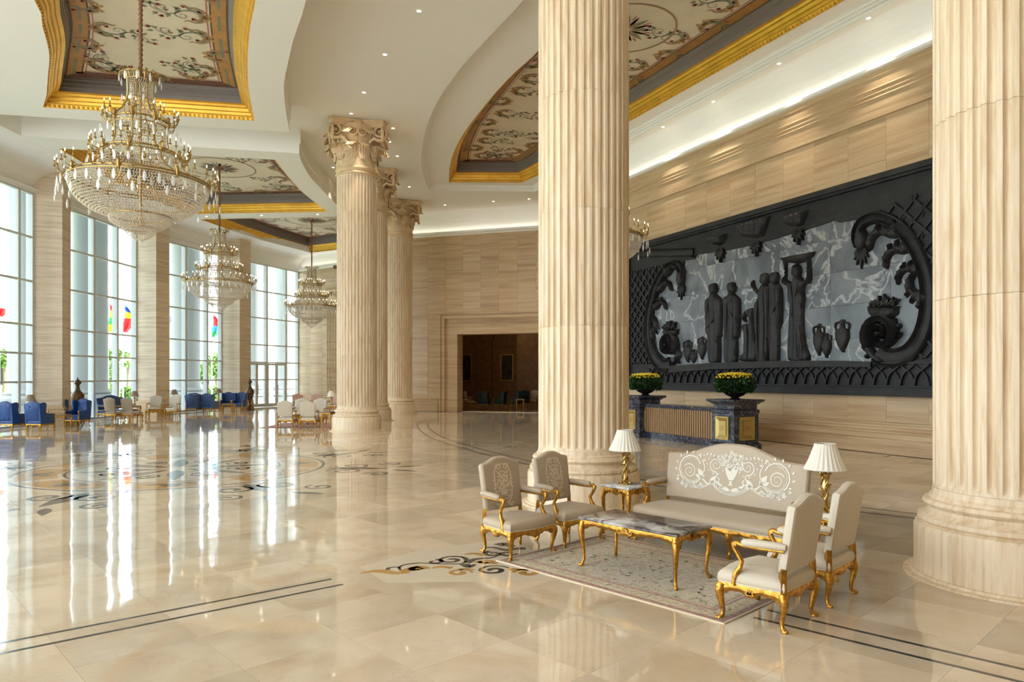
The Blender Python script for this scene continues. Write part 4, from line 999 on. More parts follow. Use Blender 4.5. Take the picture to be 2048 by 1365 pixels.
def wing_chair(label, loc, rz, fab, group, pattern=None):
    root = thing('wing_armchair', label, 'armchair', loc, rz, group)
    o = serp(.31, .34, -.32, .33, 5, .02)
    MB().loft(o, [(.01, .27), (0, .29), (0, .38), (.01, .40)]).build('seat_base', M[fab], root, smooth=40)
    MB().loft(serp(.25, .27, -.22, .33, 5, .02), [(0, .40), (-.012, .43), (0, .47), (.05, .485)]).build('seat_cushion', M[fab], root, smooth=50)
    apron(o, .28, .235, 'seat_rail', root, legs=[(-.32, .31), (.32, .31), (-.29, -.3), (.29, -.3)])
    for x, y in ((-.31, .30), (.31, .30), (-.28, -.29), (.28, -.29)): cabriole(x, y, .26, (x, y), 'gold', .036, root)
    T = backT(-.27, .42, .13)
    MB().loft(backshape(.27, .30, .66, .07, 12), [(.03, -.07), (0, -.05), (-.005, 0), (0, .05), (.03, .07)], T, cap0=True).build('backrest', M[fab], root, smooth=50)
    side = ccw([(-.33, .29), (.31, .29), (.335, .45), (.34, .60), (.31, .645), (.24, .66), (.02, .66), (-.06, .70), (-.08, .80), (-.05, .95), (-.06, 1.05), (-.13, 1.10), (-.26, 1.09), (-.40, 1.04), (-.37, .70)])
    for s_ in (-1, 1):
        Ts = basis((s_*.30, 0, 0), (0, 1, 0), (0, 0, 1), (1, 0, 0)); g = MB(); g.loft(side, [(.025, -.05), (0, -.03), (0, .03), (.025, .05)], Ts, cap0=True); g.build('wing_and_arm', M[fab], root, smooth=50)
        g = MB(); g.tube([(s_*.30, .345, .30), (s_*.305, .365, .38), (s_*.30, .345, .48), (s_*.305, .36, .58), (s_*.30, .375, .63), (s_*.30, .35, .66), (s_*.30, .33, .64)], [.028, .024, .018, .022, .024, .02, .012], 8); g.build('arm_front_scroll', M['gold'], root, smooth=60)
    if pattern:
        P = chair_emb(); P2 = [[(x*1.1, y*.95+.04) for x, y in p] for p in P]
        r = random.Random(3)
        for k in range(30): P2 += rosette(r.uniform(-.24, .24), r.uniform(.05, .6), .028, 5)
        g = MB(); g.plate(P2, .068, .073, T); g.plate([p[::-1] for p in P2], -.068, -.073, T); g.build('damask_pattern', M['blue_pat'], root)
    return root
def small_table(name, label, cat, loc, rz, hx, hy, h, top, group=None, frm='gold', full=True):
    root = thing(name, label, cat, loc, rz, group)
    k = 10; pts = []
    def edge(p, q, n_out):
        P = Vector(p); Q = Vector(q); out = []
        for i in range(k):
            t = i/k; w_ = .022*math.sin(PI*t)**2+.010*math.cos(2*PI*t)-.010; out.append(tuple(P.lerp(Q, t)+Vector(n_out)*w_))
        return out
    c = .03
    pts = edge((-hx, -hy), (hx, -hy), (0, -1))+edge((hx, -hy), (hx, hy), (1, 0))+edge((hx, hy), (-hx, hy), (0, 1))+edge((-hx, hy), (-hx, -hy), (-1, 0))
    o = ccw(pts)
    MB().loft(o, [(.012, h-.035), (0, h-.03), (-.004, h-.02), (0, h-.008), (.01, h)], cap0=True).build('table_top', M[top], root, smooth=40)
    lg = [(sx*(hx-.035), sy*(hy-.035)) for sx in (-1, 1) for sy in (-1, 1)]
    oo = [(x*(1-.02/hx), y*(1-.02/hy)) for x, y in o]
    apron(oo, h-.033, h-.085, 'apron', root, frm, legs=lg, amp=.045, shell=.04)
    for x, y in lg: cabriole(x, y, h-.05, (x/abs(x), y/abs(y)), frm, .036 if h < .6 else .032, root)
    if full:
        for (cx, cy, ex) in ((0, hy, (-1, 0, 0)), (0, -hy, (1, 0, 0)), (hx, 0, (0, 1, 0)), (-hx, 0, (0, -1, 0))):
            ez = Vector(ex).cross(Vector((0, 0, 1))); T = basis(Vector((cx, cy, h-.075))+ez*(-.004), ex, (0, 0, 1), ez)
            g = MB(); g.plate([q for kk in range(9) for q in xf(leaf(0, 0, 0, .05, .022), 0, -.005, PI/2+(kk-4)*.42)]+spiral(.075, 0, .028, .004, PI, 1.2, .010, .006)+spiral(-.075, 0, .028, .004, 0, -1.2, .010, .006), 0, .014, T); g.build('carved_shell', M[frm], root)
    return root
def table_lamp(label, loc, group=None, shade='shade', s_=1.0):
    root = thing('table_lamp', label, 'lamp', loc, 0, group); z = lambda a: a*s_
    g = MB(); g.lathe([(.075, 0), (.08, .012), (.06, .022), (.065, .035), (.04, .05), (.03, .07)], 20)
    for k in range(8): a = k*PI/4; g.tube([(.05*math.cos(a), .05*math.sin(a), .03), (.085*math.cos(a), .085*math.sin(a), .02), (.09*math.cos(a+.2), .09*math.sin(a+.2), .006)], [.014, .012, .008], 6)
    g.build('lamp_foot', M['bronze'], root, smooth=50)
    g = MB(); g.lathe([(.02, .05), (.028, .09), (.016, .13), (.02, .17), (.034, .22), (.04, .27), (.03, .31), (.02, .34), (.045, .39), (.02, .41), (.012, .47)], 12)
    for q in range(3):
        pts = [(.034*(1+.25*math.sin(t*9+q))*math.cos(q*2.1+t*5), .034*(1+.25*math.sin(t*9+q))*math.sin(q*2.1+t*5), .05+.35*t) for t in [i/18 for i in range(19)]]; g.tube(pts, .009, 6)
    r = random.Random(5)
    for k in range(22):
        zz = r.uniform(.07, .4); a = r.uniform(0, 2*PI); p = Vector((.035*math.cos(a), .035*math.sin(a), zz)); g.tube([p, p+Vector((.02*math.cos(a), .02*math.sin(a), .02)), p+Vector((.032*math.cos(a), .032*math.sin(a), .005))], [.008, .010, .003], 5)
    for k in range(5): a = k*2*PI/5; g.tube([(.02*math.cos(a), .02*math.sin(a), .39), (.05*math.cos(a), .05*math.sin(a), .41), (.07*math.cos(a), .07*math.sin(a), .40)], [.01, .012, .004], 5)
    g.build('sculpted_stem', M['bronze'], root, smooth=60)
    g = MB(); g.lathe([(.212, .455), (.208, .462), (.165, .55), (.125, .66), (.107, .725)], 144, cap=False, rf=lambda r_, z_, a: r_*(1+.03*math.cos(a*24)) if .46 < z_ < .72 else r_)
    g.build('pleated_shade', M[shade], root, smooth=60)
    g = MB(); g.tube([(.212*math.cos(k*PI/24), .212*math.sin(k*PI/24), .455) for k in range(49)], .005, 5); g.build('shade_trim', M[shade], root); g = MB(); g.tube([(.107*math.cos(k*PI/24), .107*math.sin(k*PI/24), .725) for k in range(49)], .004, 5); g.build('shade_trim', M[shade], root)
    return root
D2 = math.radians
# the seating group on the rug
CE = chair_emb()
zrug = .012
rug = thing('woven_rug', 'faded floral rug with maroon border under the coffee table', 'rug', ((1.797-.165+1.36)/2+.02, (6.03+8.08+1.30)/2-.35+.0, 0), TA, None)
ctr = Vector((1.797, 6.032))*.5+Vector((-.165, 8.08))*.5+Vector((.724, .690))*.945
rug.location = (ctr.x, ctr.y, 0)
MB().box(-1.42, 1.42, -.945, .945, .0005, zrug-.003).build('rug_field', M['rug'], rug)
def rectring(a, b, w_): return [[(-a, -b), (a, -b), (a-w_, -b+w_), (-a+w_, -b+w_)], [(a, -b), (a, b), (a-w_, b-w_), (a-w_, -b+w_)], [(a, b), (-a, b), (-a+w_, b-w_), (a-w_, b-w_)], [(-a, b), (-a, -b), (-a+w_, -b+w_), (-a+w_, b-w_)]]
MB().plate(rectring(1.435, .96, .02), .0, zrug-.002).build('rug_selvage', M['embroid2'], rug)
MB().plate(rectring(1.41, .935, .05)+rectring(1.20, .725, .025)+rectring(1.15, .675, .012), zrug-.004, zrug-.0015).build('rug_border_stripe', M['rug_edge'], rug)
MB().plate(rectring(1.345, .87, .13), zrug-.004, zrug-.002).build('rug_border_band', M['rug_band'], rug)
fr = []; rr_ = random.Random(2)
for k in range(26): fr += rosette(-1.25+k*.1, -.805, .035, 5)+rosette(-1.25+k*.1, .805, .035, 5)
for k in range(15): fr += rosette(-1.28, -.7+k*.1, .035, 5)+rosette(1.28, -.7+k*.1, .035, 5)
for k in range(220):
    x, y = rr_.uniform(-1.12, 1.12), rr_.uniform(-.65, .65); fr += leaf(x, y, rr_.uniform(0, 6), .07, .03)+(rosette(x+.03, y, .03, 5) if k % 2 else [])
MB().plate(fr[:len(fr)//2], zrug-.004, zrug-.0012).build('rug_motif', M['rug_band'], rug, kind='stuff')
MB().plate(fr[len(fr)//2:], zrug-.004, zrug-.0011).build('rug_motif', mat('olive_rug_motif', (.46, .43, .32), .95), rug, kind='stuff')

A1 = D2(-138.0); A2 = D2(44.5)
GR = 'gilt armchairs around the coffee table'
ch = fauteuil('gilt_armchair', 'beige silk gilt armchair at far left of the seating group, embroidered back facing us', 'armchair', (.061, 8.49, 0), A1, GR, fab='fab_taupe', emb=CE, embm='embroid2')
dup(ch, (.72, 9.10, 0), A1, 'beige silk gilt armchair between the leftmost armchair and the lamp table', GR)
c3 = fauteuil('gilt_armchair', 'pale silk gilt armchair nearest the camera, plain back to us, over the rug corner', 'armchair', (2.24, 6.21, 0), A2, GR, fab='fab_cream', emb=CE, embm='embroid2')
dup(c3, (2.90, 6.86, 0), A2, 'pale silk gilt armchair at right, second of the two with plain backs turned to us', GR)
small_table('coffee_table', 'low gilt coffee table with grey swirled marble top on the rug', 'table', (1.405, 7.61, .0105), TA, .63, .325, .545, 'table_marble')
sr = math.atan2(-.672, -.74)-PI/2
fauteuil('gilt_sofa', 'wide beige gilt sofa with white scroll embroidery on its arched back', 'sofa', (2.50, 8.62, 0), sr, None, hw=1.0, hwr=.96, dep=.62, seat=.47, bh=.58, arch=.17, fab='fab_taupe', emb=sofa_emb(), embm='lace', bays=3, back_hw=.95, rake=.13)
t1 = small_table('side_table', 'square gilt side table with white marble top left of the sofa', 'side table', (1.52, 9.52, 0), TA, .235, .235, .655, 'white_marble', 'lamp tables beside the sofa')
dup(t1, (3.33, 7.58, 0), TA, 'gilt side table with white marble top right of the sofa, behind the armchairs', 'lamp tables beside the sofa')
l1 = table_lamp('white pleated lamp with sculpted bronze stem left of the sofa, before the column', (1.515, 9.53, .655), 'bronze lamps beside the sofa')
dup(l1, (3.34, 7.585, .655), 1.0, 'white pleated lamp with sculpted bronze stem right of the sofa', 'bronze lamps beside the sofa')

# ------------------------------------------------------------------ far seating along the windows
def face(dx, dy): return math.atan2(dy, dx)-PI/2
GB = 'blue damask wing chairs by the windows'; GC = 'cream armchairs by the windows'; GS = 'striped blue wing chairs by the windows'; GM = 'white armchairs left of the near column row'
b1 = wing_chair('blue damask wing chair at the left picture edge, back to us', (-19.25, 27.4, 0), face(.15, 1), 'blue', GB, True)
dup(b1, (-18.15, 27.35, 0), face(.15, 1), 'blue damask wing chair, second from the left picture edge, back to us', GB)
dup(b1, (-19.35, 30.3, 0), face(.45, -1), 'blue damask wing chair facing us, left of the one before the tall urn', GB)
dup(b1, (-18.25, 29.9, 0), face(-.1, -1), 'blue damask wing chair facing us, directly before the tall urn', GB)
fauteuil('blue_sofa', 'blue damask sofa behind the two cream chairs with backs to us', 'sofa', (-19.25, 34.75, 0), face(1, -.1), None, hw=.95, hwr=.95, dep=.7, seat=.46, bh=.56, arch=.12, fab='blue', bays=3, full=False)
c4 = fauteuil('cream_armchair', 'beige gilt armchair, left of the two with backs to us before the blue sofa', 'armchair', (-19.1+.55, 33.2, 0), face(.25, 1), GC, fab='fab_taupe', full=False)
dup(c4, (-17.75, 33.2, 0), face(.25, 1), 'beige gilt armchair, right of the two with backs to us before the blue sofa', GC)
c5 = fauteuil('cream_armchair', 'cream gilt armchair facing us, left one beside the second window pier', 'armchair', (-18.35, 36.5, 0), face(.25, -1), GC, fab='fab_cream', full=False)
dup(c5, (-17.55, 36.7, 0), face(-.05, -1), 'cream gilt armchair facing us, right one beside the second window pier', GC)
small_table('coffee_table', 'low gilt table between the cream armchairs by the windows', 'table', (-17.45, 34.95, 0), .4, .38, .3, .5, 'walnut', full=False)
small_table('coffee_table', 'gilt table between the blue damask wing chairs', 'table', (-18.3, 28.75, 0), .1, .35, .3, .55, 'walnut', full=False)
ft = small_table('side_table', 'gilt lamp table behind the blue wing chairs at left', 'side table', (-20.0+.35, 29.0, 0), 0, .25, .25, .62, 'white_marble', full=False, group='lamp tables by the windows')
dup(ft, (-19.3, 36.35, 0), .2, 'gilt lamp table between the blue sofa and the cream chairs', 'lamp tables by the windows')
fl1 = table_lamp('tan pleated lamp behind the leftmost blue wing chairs', (-19.65, 29.0, .62), 'lamps by the windows', 'shade_tan')
dup(fl1, (-19.3, 36.35, .62), 0, 'tan pleated lamp between blue sofa and cream chairs', 'lamps by the windows')
s1 = wing_chair('striped blue wing chair, left one of the pair with backs to us', (-17.95, 40.3, 0), face(.25, 1), 'stripe', GS)
dup(s1, (-17.1, 40.35, 0), face(.25, 1), 'striped blue wing chair, right one of the pair with backs to us', GS)
dup(s1, (-17.12, 42.75, 0), face(.15, -1), 'striped blue wing chair facing us, left one beside the standing bronze urn', GS)
dup(s1, (-16.33, 42.6, 0), face(.0, -1), 'striped blue wing chair facing us, right one beside the standing bronze urn', GS)
fauteuil('blue_sofa', 'small blue sofa behind the striped wing chairs', 'sofa', (-18.45, 42.1, 0), face(1, -.25), None, hw=.8, hwr=.8, dep=.7, seat=.46, bh=.5, arch=.12, fab='blue', bays=2, full=False)
dup(ft, (-19.0, 40.0, 0), .2, 'gilt side table left of the striped wing chairs', 'lamp tables by the windows')
dup(ft, (-18.0, 43.6, 0), .2, 'gilt lamp table behind the striped wing chairs', 'lamp tables by the windows')
small_table('coffee_table', 'low gilt table among the striped wing chairs', 'table', (-16.5, 41.4, 0), .3, .35, .25, .5, 'walnut', full=False)
dup(fl1, (-19.0, 40.0, .62), 0, 'tan pleated lamp left of the striped wing chairs', 'lamps by the windows')
dup(fl1, (-18.0, 43.6, .62), 0, 'tan pleated lamp behind the striped wing chairs', 'lamps by the windows')
w1 = fauteuil('white_armchair', 'white gilt armchair, left one of the two with backs to us before the column row', 'armchair', (-9.15, 28.9, 0), face(-.05, 1), GM, fab='fab_cream', full=False)
dup(w1, (-8.22, 28.85, 0), face(-.05, 1), 'white gilt armchair, right one of the two with backs to us before the column row', GM)
w2 = fauteuil('white_armchair', 'cream patterned gilt armchair facing us behind the left white chair', 'armchair', (-9.4, 31.6, 0), face(.1, -1), GM, fab='fab_cream', emb=CE, embm='embroid2', full=False)
dup(w2, (-8.55, 31.3, 0), face(-.1, -1), 'cream patterned gilt armchair facing us behind the right white chair', GM)
small_table('coffee_table', 'low gilt table between the four white armchairs', 'table', (-8.85, 30.1, 0), 0, .35, .5, .5, 'walnut', full=False)
small_table('console_table', 'gilt console table touching the left edge of the near column row', 'table', (-7.25, 28.6, 0), 1.2, .42, .22, .68, 'table_marble', full=False)
g = MB(); g.box(-1.5, 1.5, -1.6, 1.6, 0.0005, .01); tag(g.build('dark_rug', M['rug_edge'], None, loc=(-8.7, 30.3, 0)), 'dark patterned rug under the four white armchairs', 'rug')
p1_ = fauteuil('bergere_armchair', 'rose bergere chair with walnut frame against the end wall, leftmost', 'armchair', (-11.9, 39.8, 0), face(.7, -1), 'rose bergere chairs', fab='pink', frm='walnut', full=False)
dup(p1_, (-11.0, 39.9, 0), face(.2, -1), 'rose bergere chair with walnut frame, middle one by the end wall', 'rose bergere chairs')
dup(p1_, (-10.1, 40.0, 0), face(-.2, -1), 'rose bergere chair with walnut frame, right one by the end wall', 'rose bergere chairs')
dup(ft, (-9.2, 36.2, 0), .1, 'gilt lamp table half hidden by the nearest column of the row', 'lamp tables by the windows')
dup(l1, (-9.2, 36.2, .655-.035), 0, 'white pleated lamp half hidden by the nearest column of the row', 'lamps by the windows')

def urn(label, loc, s_, group='tall mottled urns'):
    root = thing('tall_urn', label, 'urn', loc, 0, group); S = lambda L: [(r*s_, z*s_) for r, z in L]
    g = MB(); g.lathe(S([(.16, 0), (.18, .04), (.10, .08), (.07, .2), (.09, .3), (.05, .42), (.10, .5), (.08, .54)]), 24)
    for k in range(3): a = k*2*PI/3+.5; g.tube([(.06*s_*math.cos(a), .06*s_*math.sin(a), .35*s_), (.14*s_*math.cos(a), .14*s_*math.sin(a), .2*s_), (.2*s_*math.cos(a), .2*s_*math.sin(a), .05*s_), (.27*s_*math.cos(a), .27*s_*math.sin(a), .02*s_)], [.03, .035, .035, .03], 6)
    g.build('urn_foot', M['urn'], root, smooth=50)
    g = MB(); g.lathe(S([(.06, .54), (.12, .62), (.20, .80), (.25, 1.0), (.26, 1.15), (.22, 1.28), (.13, 1.38), (.09, 1.48), (.075, 1.6), (.10, 1.68), (.155, 1.72)]), 28); g.build('urn_body', M['urn'], root, smooth=50)
    g = MB(); g.lathe(S([(.16, 1.72), (.14, 1.78), (.07, 1.86), (.02, 1.9), (.03, 1.93), (.01, 1.98)]), 20); g.build('urn_lid', M['urn'], root, smooth=50)
    for q in (-1, 1): g = MB(); g.tube([(q*.2*s_, 0, 1.25*s_), (q*.31*s_, 0, 1.28*s_), (q*.28*s_, 0, 1.12*s_), (q*.24*s_, 0, 1.0*s_)], .018, 6); g.build('urn_handle', M['brass'], root, smooth=50)
    return root
u1 = urn('tall mottled urn on scrolled feet beside the glazed entrance doors', (-16.28, 44.15, 0), 1.0)
u2 = urn('tall mottled urn behind the blue wing chairs, against the first visible window', (-19.55, 32.0, 0), 1.04)
# ------------------------------------------------------------------ marble counter with slatted front, flower bowls
fC = Vector((.43, -.903, 0)).normalized(); dC = Vector((.903, .43, 0)).normalized()    # along the front (towards us), into the depth
def CT(o): return basis(o, fC, (0, 0, 1), -dC)                                       # (along, up, outwards)
counter = thing('marble_counter', 'low black marble counter with slatted gilt front below the carved wall relief', 'counter', (6.31, 20.2, 0))
def cadd(mb, name, m, par=counter, smooth=None):
    o = mb.build(name, M[m], par, smooth=smooth); o.location = -Vector((6.31, 20.2, 0)) if par is counter else Vector((0, 0, 0)); return o
P0 = Vector((6.31, 20.2, 0)); ped = []
for k, c in enumerate((P0, P0-fC*4.54)):
    T = CT(c-fC*.46-dC*(-.46)); a = .46      # centre of the pedestal
    sq = ccw([(-a, -a), (a, -a), (a, a), (-a, a)]); cc = c-fC*.46+dC*.46; R2 = basis(cc, fC, Vector((-fC.y, fC.x, 0)), (0, 0, 1))
    g = MB(); g.loft(sq, [(-.06, 0), (-.06, .12), (-.02, .16), (0, .18), (0, 1.02), (-.02, 1.04), (-.02, 1.12), (0, 1.13), (.03, 1.15), (.03, 1.28), (-.02, 1.30), (-.04, 1.33), (-.10, 1.36), (-.12, 1.38), (-.12, 1.43)], R2)
    pd = cadd(g, 'pedestal', 'navy_marble')
    for (nx, ny, sgn) in ((0, -1, 1), (1, 0, 1)):
        n_ = (R2.to_3x3() @ Vector((nx, ny, 0))); t_ = Vector((0, 0, 1)).cross(n_); T = basis(cc+n_*.46+Vector((0, 0, .60)), t_, (0, 0, 1), n_)
        sqp = ccw([(-.27, -.33), (.27, -.33), (.27, .33), (-.27, .33)])
        g = MB(); g.loft(sqp, [(0, 0), (0, .05), (.03, .05), (.13, .012), (.13, .03)], T, cap1=True); g.build('square_gilt_panel', M['panel_gold'], pd)
        g = MB(); g.plate(ribbon([(.09*math.cos(q*PI/8), .09*math.sin(q*PI/8)) for q in range(17)], .012)+rosette(0, 0, .06, 6), .03, .036, T); g.plate([[(-.10, -.16), (.10, -.16), (.10, -.15), (-.10, -.15)], [(-.10, .15), (.10, .15), (.10, .16), (-.10, .16)]], .03, .034, T); g.build('panel_emblem', M['brass'], pd)
Tc = CT(P0-fC*4.54+dC*.22); Lc = 4.54-.92
g = MB(); g.box(0, Lc, 0, .20, -.6, .03, Tc); g.box(0, Lc, .2, 1.05, -.6, -.05, Tc); g.box(0, Lc, 1.05, 1.10, -.6, .0, Tc); g.box(0, Lc, 1.10, 1.16, -.65, .04, Tc); cadd(g, 'counter_body', 'navy_marble')
g = MB(); g.box(.02, Lc-.02, .20, 1.05, -.05, -.045, Tc); cadd(g, 'slat_backing', 'recess')
sm_ = MB(); sm_.box(-.034, .034, .21, 1.04, -.045, .015, None); s0 = None; ns = 34
for k in range(ns):
    T = Matrix.Translation(-P0) @ Tc @ Matrix.Translation((.06+k*(Lc-.12)/(ns-1), 0, 0))
    if s0 is None: s0 = sm_.build('front_slat', M['wood_slat'], counter); s0.matrix_local = T
    else: inst(s0, counter, T)
def flower_bowl(label, loc, group='chrysanthemum bowls on the counter'):
    root = thing('flower_bowl', label, 'flower pot', loc, 0, group)
    MB().lathe([(.14, 0), (.16, .02), (.10, .04), (.13, .06), (.26, .12), (.36, .22), (.42, .32), (.40, .33)], 32).build('black_bowl', M['pot'], root, smooth=50)
    r = random.Random(11); g = MB()
    for k in range(2600):
        a = r.uniform(0, 2*PI); t = r.random(); z = .22+t*.46; rr = (.56-.35*(max(0, .42-z)*1.2)-.10*max(0, z-.5)/.2)*(.72+.28*r.random()**.5)
        if z < .32: rr = max(rr, .42)
        p = Vector((rr*math.cos(a), rr*math.sin(a), z)); d = Vector((math.cos(a+r.uniform(-.8, .8)), math.sin(a+r.uniform(-.8, .8)), r.uniform(-.9, .6))).normalized(); s_ = d.cross(Vector((r.uniform(-1, 1), r.uniform(-1, 1), r.uniform(-1, 1)))).normalized()
        L = r.uniform(.05, .10); w_ = L*.42; g.add([p, p+d*L*.5+s_*w_, p+d*L, p+d*L*.5-s_*w_], [(0, 1, 2, 3)])
    g.lathe([(.36, .28), (.46, .36), (.46, .56), (.40, .62)], 20); g.build('foliage', M['leaf'], root, kind='stuff')
    g = MB()
    for k in range(230):
        a = k*2.39996; rr = .52*math.sqrt((k+.5)/230); z = .70+.05*(1-(rr/.52)**2)+r.uniform(-.02, .02)-(.06 if rr > .47 else 0)
        g.lathe([(.012, z-.025), (.030, z), (.022, z+.02), (.004, z+.028)], 6, Matrix.Translation((rr*math.cos(a), rr*math.sin(a), 0)))
    g.build('yellow_blooms', M['yellow'], root, smooth=60, kind='stuff'); return root
q1 = P0-fC*.46+dC*.46
fb = flower_bowl('bowl of yellow chrysanthemums on the right pedestal of the marble counter', (q1.x, q1.y, 1.43))
q2 = q1-fC*4.54; dup(fb, (q2.x+.1, q2.y, 1.43), 1.0, 'bowl of yellow chrysanthemums on the left pedestal, touching the big column')

# ------------------------------------------------------------------ carved wall relief
def RP_(x, y):                           # a point of the wall face seen at (x,y) of an enlarged view
    u = 1240+x/2.2758; v = 300+y/2.2758; Y = 19.07/((u-1024)/F+.46); return ((23.65-Y)*1.1007, EYE+(HZ-v)/F*Y)
RL_ = lambda pts: [RP_(*p) for p in pts]
WR0 = Vector((RWP(23.65), 23.65, 0))
relief = thing('wall_relief', 'huge black carved stone relief of robed figures on grey marble ground', 'wall relief', WR0)
def radd(mb, name, m, smooth=None, par=relief):
    o = mb.build(name, M[m], par, smooth=smooth)
    if par is relief: o.location = -WR0
    return o
S0, S1, Z0, Z1 = -7.5, 7.5, 1.56, 7.58
n_s, n_z = 7, 5
for i in range(n_s):
    for j in range(n_z):
        a, b = -6.9+i*13.8/n_s, -6.9+(i+1)*13.8/n_s; c, d = 2.2+j*4.9/n_z, 2.2+(j+1)*4.9/n_z
        g = MB(); g.box(a+.004, b-.004, c+.004, d-.004, .0, .06+random.uniform(-.002, .002), WR); radd(g, 'marble_slab', 'gray_marble')
g = MB(); g.box(S0, S1, Z0, Z1, -.0, .04, WR); back = radd(g, 'relief_backing', 'slate')
def fr4(g, a, b, c, d, w_, h0, h1):
    g.box(a, b, c, c+w_, h0, h1, WR); g.box(a, b, d-w_, d, h0, h1, WR); g.box(a, a+w_, c+w_, d-w_, h0, h1, WR); g.box(b-w_, b, c+w_, d-w_, h0, h1, WR)
g = MB(); fr4(g, S0, S1, Z0, Z1, .16, .02, .34); fr4(g, S0+.16, S1-.16, Z0+.16, Z1-.16, .07, .02, .26); radd(g, 'outer_frame', 'slate')
OPEN = [(262, 985), (232, 958), (205, 945), (178, 915), (163, 860), (160, 800), (166, 720), (185, 640), (215, 580), (250, 548), (280, 540), (298, 560), (303, 505), (352, 497), (356, 478), (480, 462), (600, 437), (700, 410), (870, 362), (960, 332), (985, 322), (1010, 332), (1088, 319), (1100, 372), (1130, 338), (1180, 325), (1240, 345), (1300, 390), (1350, 470), (1385, 560), (1400, 660), (1396, 740), (1372, 820), (1330, 880), (1290, 902), (1245, 905), (1205, 935), (1174, 965), (1040, 961), (900, 960), (700, 962), (560, 966), (440, 970), (340, 977)]
# ground plate of the border with the cartouche opening left out
op = RL_(OPEN); g = MB()
rect = [(S0+.2, Z0+.2), (S1-.2, Z0+.2), (S1-.2, Z1-.2), (S0+.2, Z1-.2)]
loops = [[Vector((x, y, 0)) for x, y in rect], [Vector((x, y, 0)) for x, y in op]]
tr = tessellate_polygon(loops); flat = [p for l in loops for p in l]
g.add([(p.x, p.y, .13) for p in flat], [tuple(t) for t in tr], WR)
g.add([(x, y, .13) for x, y in op]+[(x, y, .05) for x, y in op], [(i, (i+1) % len(op), (i+1) % len(op)+len(op), i+len(op)) for i in range(len(op))], WR); radd(g, 'cartouche_border', 'slate')
def carve(pts, depth, step, D_, name, fold=None, base=.05, par=relief):
    g = MB(); inflate(g, RL_(pts), depth, step, D_, WR, fold, base); return radd(g, name, 'slate', 60, par)
fold = lambda x, y: .035*math.sin(x*26+math.sin(y*1.3)*1.4)
figs = [([(437, 605), (425, 612), (420, 630), (424, 650), (418, 668), (406, 688), (402, 740), (401, 800), (404, 838), (415, 850), (417, 970), (467, 968), (468, 856), (474, 848), (475, 700), (468, 674), (452, 660), (457, 648), (459, 632), (456, 625), (450, 610)], 'carved_standing_man'),
        ([(523, 599), (508, 606), (505, 622), (499, 636), (507, 642), (505, 660), (490, 670), (484, 700), (484, 780), (491, 795), (492, 968), (545, 965), (546, 860), (557, 848), (559, 700), (552, 674), (536, 660), (541, 648), (541, 625), (537, 606)], 'carved_bearded_man'),
        ([(605, 720), (588, 730), (566, 752), (567, 770), (582, 790), (588, 778), (582, 766), (597, 750), (602, 770), (596, 790), (574, 792), (568, 812), (578, 840), (580, 900), (578, 922), (558, 940), (556, 962), (634, 963), (632, 860), (628, 760), (622, 728)], 'carved_kneeling_figure'),
        ([(715, 556), (700, 563), (694, 590), (700, 610), (698, 640), (693, 700), (692, 760), (694, 963), (736, 962), (738, 820), (750, 790), (752, 660), (745, 625), (735, 612), (739, 592), (732, 562)], 'carved_rear_man'),
        ([(668, 560), (652, 570), (649, 590), (652, 606), (658, 616), (648, 642), (632, 632), (625, 618), (622, 598), (613, 592), (610, 620), (618, 642), (642, 664), (632, 700), (622, 740), (628, 790), (636, 850), (638, 963), (692, 963), (697, 760), (702, 650), (690, 614), (692, 580), (682, 563)], 'carved_man_with_raised_hand'),
        ([(818, 516), (802, 524), (792, 543), (790, 556), (795, 578), (806, 584), (800, 598), (785, 600), (776, 592), (770, 590), (772, 502), (756, 498), (762, 560), (753, 600), (758, 618), (776, 625), (784, 680), (790, 720), (786, 800), (782, 962), (877, 960), (862, 900), (850, 830), (848, 720), (855, 680), (850, 640), (858, 614), (872, 612), (884, 590), (878, 496), (864, 500), (868, 582), (846, 592), (842, 560), (838, 530), (830, 518)], 'carved_woman_bearing_dish')]
def smoothc(pts, k=2): return [tuple(p) for p in spline(pts, k, True)]
HD = ((439, 631, 655), (523, 627, 655), (604, 742, 0), (714, 583, 610), (670, 588, 616), (815, 551, 580))
for fi, (hx, hy, chin) in zip((0, 1, 2, 3, 4, 5), HD): figs[fi] = ([((hx+(x-hx)*.40, max(y, hy)) if y < chin and abs(x-hx) < 32 else (x, y)) for x, y in figs[fi][0]], figs[fi][1])
for pts, nm in figs: carve(smoothc(pts), .20, .055, .13, nm, fold)
def head(x, y, w_, h_, sgn, nm='carved_head', hood=True):
    """head in profile: brow, nose, lips, chin, neck and the cloth behind; w_, h_ half sizes"""
    pr = [(.05, -1.0), (.45, -.95), (.72, -.70), (.80, -.38), (.86, -.22), (1.12, .08), (.90, .16), (.98, .30), (.90, .38), (.96, .50), (.84, .78), (.50, .92), (.34, 1.0), (.34, 1.25), (-.5, 1.25), (-.72, .8), (-.98, .2), (-.95, -.4), (-.6, -.85)]
    g = MB(); inflate(g, RL_([(x+sgn*a*w_, y+b*h_) for a, b in pr]), .20, .04, .14, WR, None, .07)
    c = RP_(x-sgn*w_*.25, y-h_*.1)
    pass
    return radd(g, nm, 'slate', 60)
head(437, 631, 19, 25, 1); head(521, 627, 19, 26, 1); head(671, 588, 20, 28, -1); head(716, 583, 20, 28, -1); head(817, 551, 21, 31, -1); head(604, 742, 15, 19, -1)
